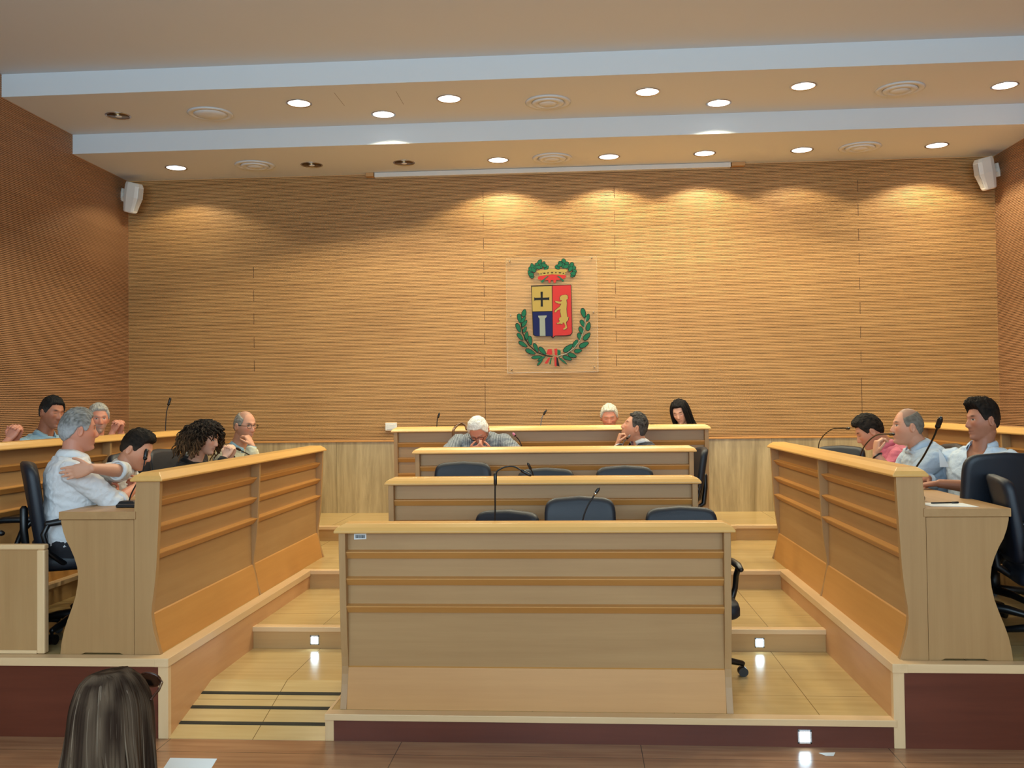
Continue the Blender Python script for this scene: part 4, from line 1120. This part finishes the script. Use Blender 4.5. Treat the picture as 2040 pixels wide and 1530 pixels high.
person('grey-haired man with dark moustache and clasped hands at rear left', (-3.795, 7.85, 1.612), -52, 2, 0, baz=-25, lean=8, skin=SKIN_R, hair=(.30,.28,.24), hair2=(.5,.48,.42),
       style=dict(front=.62, nape=-.45, side=.9, top=.6), shirt=W_WHITE, trousers=TR_DARK, sleeve='rolled', seed=7, beard=.55, opening=1,
       arms=clasped((-3.61, 7.80, 1.560), azv(-25)))
person('person at the left photo edge with only folded hands showing', (-3.83, 6.3, 1.675), -5, 12, 0, baz=0, lean=12, skin=SKIN_R, hair=DARKH, style=dict(), shirt=SH_DK, trousers=TR_DARK, sleeve='rolled', seed=8,
       arms=clasped((-3.60, 6.3, 1.555), azv(0)))
# centre
def cellphone(root, q):
    pass
person('white-haired man in striped shirt bowing his head over his hands', (-.535, 7.93, 1.478), -97, 48, 6, baz=-92, lean=34, skin=SKIN_R, hair=WHITEH, hair2=(.85,.83,.78),
       style=dict(front=.66, nape=-.5, side=.8, top=.5), hthick=.014, shirt=SH_STR, trousers=TR_DARK, sleeve='long', seed=9, eyes='down', glasses=M['blackmetal'], chest=1.08,
       neck=(-.535, 8.05, 1.435),
       arms=(dict(w=(-.60, 7.84, 1.315), hint=(-1,.2,-.25), d=(.8,-.25,.25), n=(0,.5,.6), curl=.6), dict(w=(-.42, 7.84, 1.315), hint=(1,.2,-.25), d=(-.8,-.2,.2), n=(0,.5,.6), curl=.6)))
def suit_front(root, q):
    mb = MB(); mb.rings(q['rings']([t for t in q['TT'] if .2 < t[0] < .51], .002))
    remesh(mb, 'dress_shirt', W_WHITE, root, .008, 2)
    c = [q['NB'] + q['bf']*f + q['U']*u for f, u in ((.074, -.005), (.096, -.05), (.124, -.12), (.136, -.22))]
    ti = MB(); R_ = []
    for p_, w_ in zip([c[0]+q['U']*.012] + c, (.016, .012, .018, .026, .03)):
        R_.append([p_ + q['br']*x*w_ + q['bf']*y*.006 for x, y in ((-1,-.4),(1,-.4),(.8,1),(-.8,1))])
    ti.rings(R_).build('tie', cloth('striped tie', rgb(70,28,38), rgb(150,120,130), stripe=30), root)
def watch(root, q):
    s_, Sx, E_, W_, arm = q['joints'][1]; d = (W_-E_).normalized(); o1 = d.orthogonal().normalized(); o2 = d.cross(o1); c = W_ - d*.012
    MB().tube([c + (o1*math.cos(a) + o2*math.sin(a))*.031 for a in [i*math.pi/9 for i in range(19)]], .0055, 8).build('wristwatch', M['blackplastic'], root, smooth=True)
person('man in dark navy suit gazing up to the left, chin on fist', (.765, 7.97, 1.490), 186, -22, 0, baz=205, lean=2, skin=SKIN, hair=(.012,.010,.009), hair2=(.10,.09,.08),
       style=dict(front=.66, nape=-.5, side=.55, top=.5, greyside=(.10,.09,.08), jacket=1), shirt=SH_SUIT, collar_mat=W_WHITE, trousers=TR_DARK, sleeve='long', seed=10, eyes='down',
       neck=(.815, 7.99, 1.372), torso=.48, opening=1.2, vneck=2.4, extra=suit_front,
       arms=(dict(w=(.66, 8.12, 1.22), hint=(.5,.6,-.6), curl=.5), dict(w=(.620, 7.84, 1.360), hint=(-.1,-.4,-1), d=(.25,.05,.95), n=(1,.1,.1), curl=1.0, tcurl=.8)))
person('white-haired man looking down behind the topmost bench', (.60, 9.30, 1.560), -92, 16, 2, baz=-90, lean=14, skin=SKIN_R, hair=(.45,.42,.33), hair2=(.7,.67,.56),
       style=dict(front=.62, nape=-.5, side=.9, top=.4), shirt=SH_SUIT, trousers=TR_DARK, seed=12, eyes='down')
def long_dark(root, H, F, hs, o0):
    rr = random.Random(5); mb = MB()
    for i in range(230):
        a = rr.uniform(.75, 2*math.pi-.75); d = V((math.sin(a), math.cos(a), 0))
        top = V((d.x*.02, -.01+d.y*.02, .128))
        w_ = rr.uniform(.92, 1.14)
        mid = V((d.x*.088*w_, d.y*.100*w_ - .006, .02)); low = V((d.x*.094*w_, d.y*.10*w_-.02, -.12)); end = V((d.x*.105*w_ + rr.uniform(-.01,.01), d.y*.11*w_-.02, -rr.uniform(.19, .27)))
        up = V((d.x*.066*w_, d.y*.078*w_ - .006, .098))
        mb.tube([H + F @ (p*hs) for p in bez([top, up, mid, low, end], 4)], .0075, 5, ends=False)
    o = mb.build('long_strands', M['hair'], root, smooth=True); setcol(o.data, lambda c: (.010,.008,.008))
person('woman with long black hair looking down behind the topmost bench', (1.285, 9.30, 1.600), -112, 22, 8, baz=-100, lean=16, skin=SKIN_P, hair=(.010,.008,.008), female=True,
       style=dict(front=.62, nape=-.6, side=1, top=.7), hthick=.016, shirt=SH_GR, trousers=TR_DARK, collar=False, seed=13, eyes='down', hair_fn=long_dark,
       arms=(dict(w=(1.14, 9.10, 1.40), hint=(-.6,.2,-.8), curl=.5), dict(w=(1.24, 9.06, 1.36), hint=(.0,.1,-1), curl=.5)))
# right wing
person('dark-haired man in pink shirt leaning forward at the right wing bench', (2.385, 6.98, 1.472), 172, 28, 0, baz=176, lean=26, skin=SKIN, hair=DARKH, hair2=(.03,.022,.016),
       style=dict(front=.58, nape=-.48, side=.6, top=.5, quiff=.4), hthick=.013, shirt=SH_PINK, trousers=TR_DARK, sleeve='short', seed=14, eyes='down',
       neck=(2.50, 6.98, 1.365),
       arms=(dict(w=(2.22, 7.1, 1.19), hint=(.1,.5,-1), curl=.5), dict(w=(2.20, 6.86, 1.21), hint=(.1,-.5,-1), curl=.5, d=(-1,.3,0))))
person('balding man in pale blue shirt leaning on his hand, right wing', (2.44, 6.35, 1.522), 178, -2, 0, baz=182, lean=20, skin=SKIN, hair=(.12,.105,.085), hair2=(.2,.18,.15),
       style=dict(front=.80, nape=-.55, side=.8, top=-.3, bald=1.0, stubble=.55), hthick=.004, shirt=SH_PB, trousers=TR_DARK, sleeve='rolled', seed=15, eyes='open', chest=1.08, opening=1, extra=watch,
       neck=(2.515, 6.36, 1.395),
       arms=(dict(w=(2.17, 6.5, 1.19), hint=(.2,.5,-1), curl=.4), dict(w=(2.222, 6.30, 1.345), hint=(.1,-.3,-1), d=(.10,.05,1), n=(1,.1,0), curl=.7, tcurl=.3)))
def shirt_buttons(root, q):
    for t in (.30, .40):
        c = q['Pv'] + q['U']*t + q['bf']*(.148 if t < .35 else .140)
        MB().tube([c, c+q['bf']*.003], .0055, 10).build('button', M['blackmetal'], root)
person('man with dark quiff in pale blue shirt, turned to the aisle', (2.770, 6.0, 1.562), 188, 0, 4, baz=222, lean=-3, skin=SKIN_D, hair=DARKH, hair2=(.02,.013,.009),
       style=dict(front=.62, nape=-.40, side=.35, top=.9, quiff=.8, greyside=(.03,.02,.015)), hthick=.015, shirt=SH_QB, trousers=TR_BEIGE, sleeve='rolled', seed=16, chest=1.08, opening=2.2, vneck=2.0, extra=shirt_buttons,
       neck=(2.775, 6.02, 1.405),
       arms=(dict(w=(2.47, 6.10, 1.205), hint=(-.3,.5,-.9), d=(-.6,-.3,-.1), curl=.3, sleeve='long'), dict(w=(2.45, 5.86, 1.195), hint=(.4,-.6,-.6), d=(-1,.2,-.1), n=(0,0,-1), curl=.3)))

# woman in the foreground, seen from behind
def fg_hair(root, H, F, hs, o0):
    def strands(n, r0, seed, w0, w1, name, cfun):
        rr = random.Random(seed); mb = MB()
        for i in range(n):
            a = rr.uniform(.9, 2*math.pi-.9); d = V((math.sin(a), math.cos(a), 0)); w_ = rr.uniform(w0, w1)
            part = V((rr.uniform(-.012, .012), rr.uniform(-.06, .05), .130))
            left = max(0, -d.x); right = max(0, d.x)
            L = .50*rr.uniform(.9, 1.05)*(1 - .22*right)
            sway = rr.uniform(-.006, .006); lock = .006*math.sin(a*9+1.3)
            pts = [part, V((d.x*.050*w_, d.y*.064*w_-.010, .119)), V((d.x*.080*w_, d.y*.098*w_-.008, .065)), V((d.x*(.090*w_+lock*.3), d.y*.108*w_-.012, -.01)), V((d.x*(.094+lock)*w_ - left*.012 + sway, d.y*.106*w_-.018, -.10)),
                   V((d.x*(.098+lock)*w_ - left*.032 + sway*2 - .004, d.y*.104*w_-.022, -.20)), V((d.x*(.100+lock)*w_ - left*.075 - .010 + sway*3, d.y*.10*w_-.024, -.32)), V((d.x*.10*w_ - left*.10 - .018 + sway*3, d.y*.09*w_-.025, -L))]
            mb.tube([H + F @ (p*hs) for p in bez(pts, 4)], [r0*.6, r0*.8] + [r0]*24 + [r0*.6]*3, 5, ends=False)
        o = mb.build(name, M['foreground_hair'], root, smooth=True)
        setcol(o.data, cfun)
    strands(760, .0060, 3, .93, 1.05, 'long_strands', lambda c: mixc((.028,.016,.010), (.090,.058,.036), max(0, min(1, .5+1.3*noise.noise(V((c.x*46, c.y*46, c.z*2.2)))))))
    strands(70, .0022, 4, 1.04, 1.08, 'highlight_strands', lambda c: mixc((.10,.068,.045), (.17,.12,.08), max(0, min(1, .5+1.2*noise.noise(V((c.x*60, c.y*60, c.z*3)))))))
M['foreground_hair'] = attrmat('foreground hair', .85, spec=.04)
def sunglasses(root, q):
    H, F = q['H'], q['F']; mg = MB(); fr = plain('tortoiseshell frame', rgb(60,30,18), .25, var=.5); ln = plain('dark sunglass lens', rgb(20,14,12), .08)
    def T(x, y, z): return H + F @ V((x, y, z))
    ml = MB()
    for s in (-1, 1):
        pts = [T(s*.034 + .027*math.cos(a), .100 - .012*math.sin(a), .080 + .018*math.sin(a)) for a in [i*2*math.pi/16 for i in range(17)]]
        mg.tube(pts, .0036, 6); ml.rings([pts[:-1], [p + F @ V((0,-.002,0)) for p in pts[:-1]]])
        mg.tube([T(s*.060, .094, .084), T(s*.084, .070, .078), T(s*.092, .04, .066), T(s*.090, .01, .052)], .0032, 6)
    mg.tube([T(-.008, .100, .082), T(.008, .100, .082)], .0034, 6)
    g = mg.build('sunglasses', fr, root, smooth=True); ml.build('lens', ln, g)
person('woman in foreground from behind, long brown hair and sunglasses on head', (-.788, 2.17, .960), 84, 4, -4, baz=88, lean=4, skin=SKIN_P, hair=(.035,.022,.013), hair2=(.05,.032,.02), female=True,
       style=dict(front=.58, nape=-.8, side=.6, top=.2), hthick=.008, shirt=SH_DK, trousers=TR_DARK, collar=False, seed=17, hair_fn=fg_hair, extra=sunglasses,
       arms=(dict(w=(-.62, 2.38, .68), hint=(.6,-.2,-.6), curl=.4, d=(-.3,1,.1)), dict(w=(-.98, 2.42, .62), hint=(-.6,-.2,-.6), curl=.4)))
fc = copy_tree(proto); fc.location = (-.80, 2.16, 0); fc.rotation_euler = (0, 0, math.radians(90)); fc.scale = (1, 1, .70); fc['label'] = 'chair under the long-haired woman in the foreground, mostly below the photo'
sheet('paper_sheet', [(-.755, 2.40, .796), (-.635, 2.41, .792), (-.627, 2.22, .758), (-.745, 2.21, .758)], 'white document held beside the foreground woman at the bottom edge', 'paper')
mb = MB(); P_ = [V((2.47, 5.90, 1.40)), V((2.505, 5.90, 1.345)), V((2.53, 5.90, 1.29)), V((2.475, 5.90, 1.29))]
tag(mb.rings([P_, [q + V((.0008, .0012, 0)) for q in P_]]).build('paper_sheet', M['paper']), 'white paper held upright by the man with the dark quiff', 'paper')
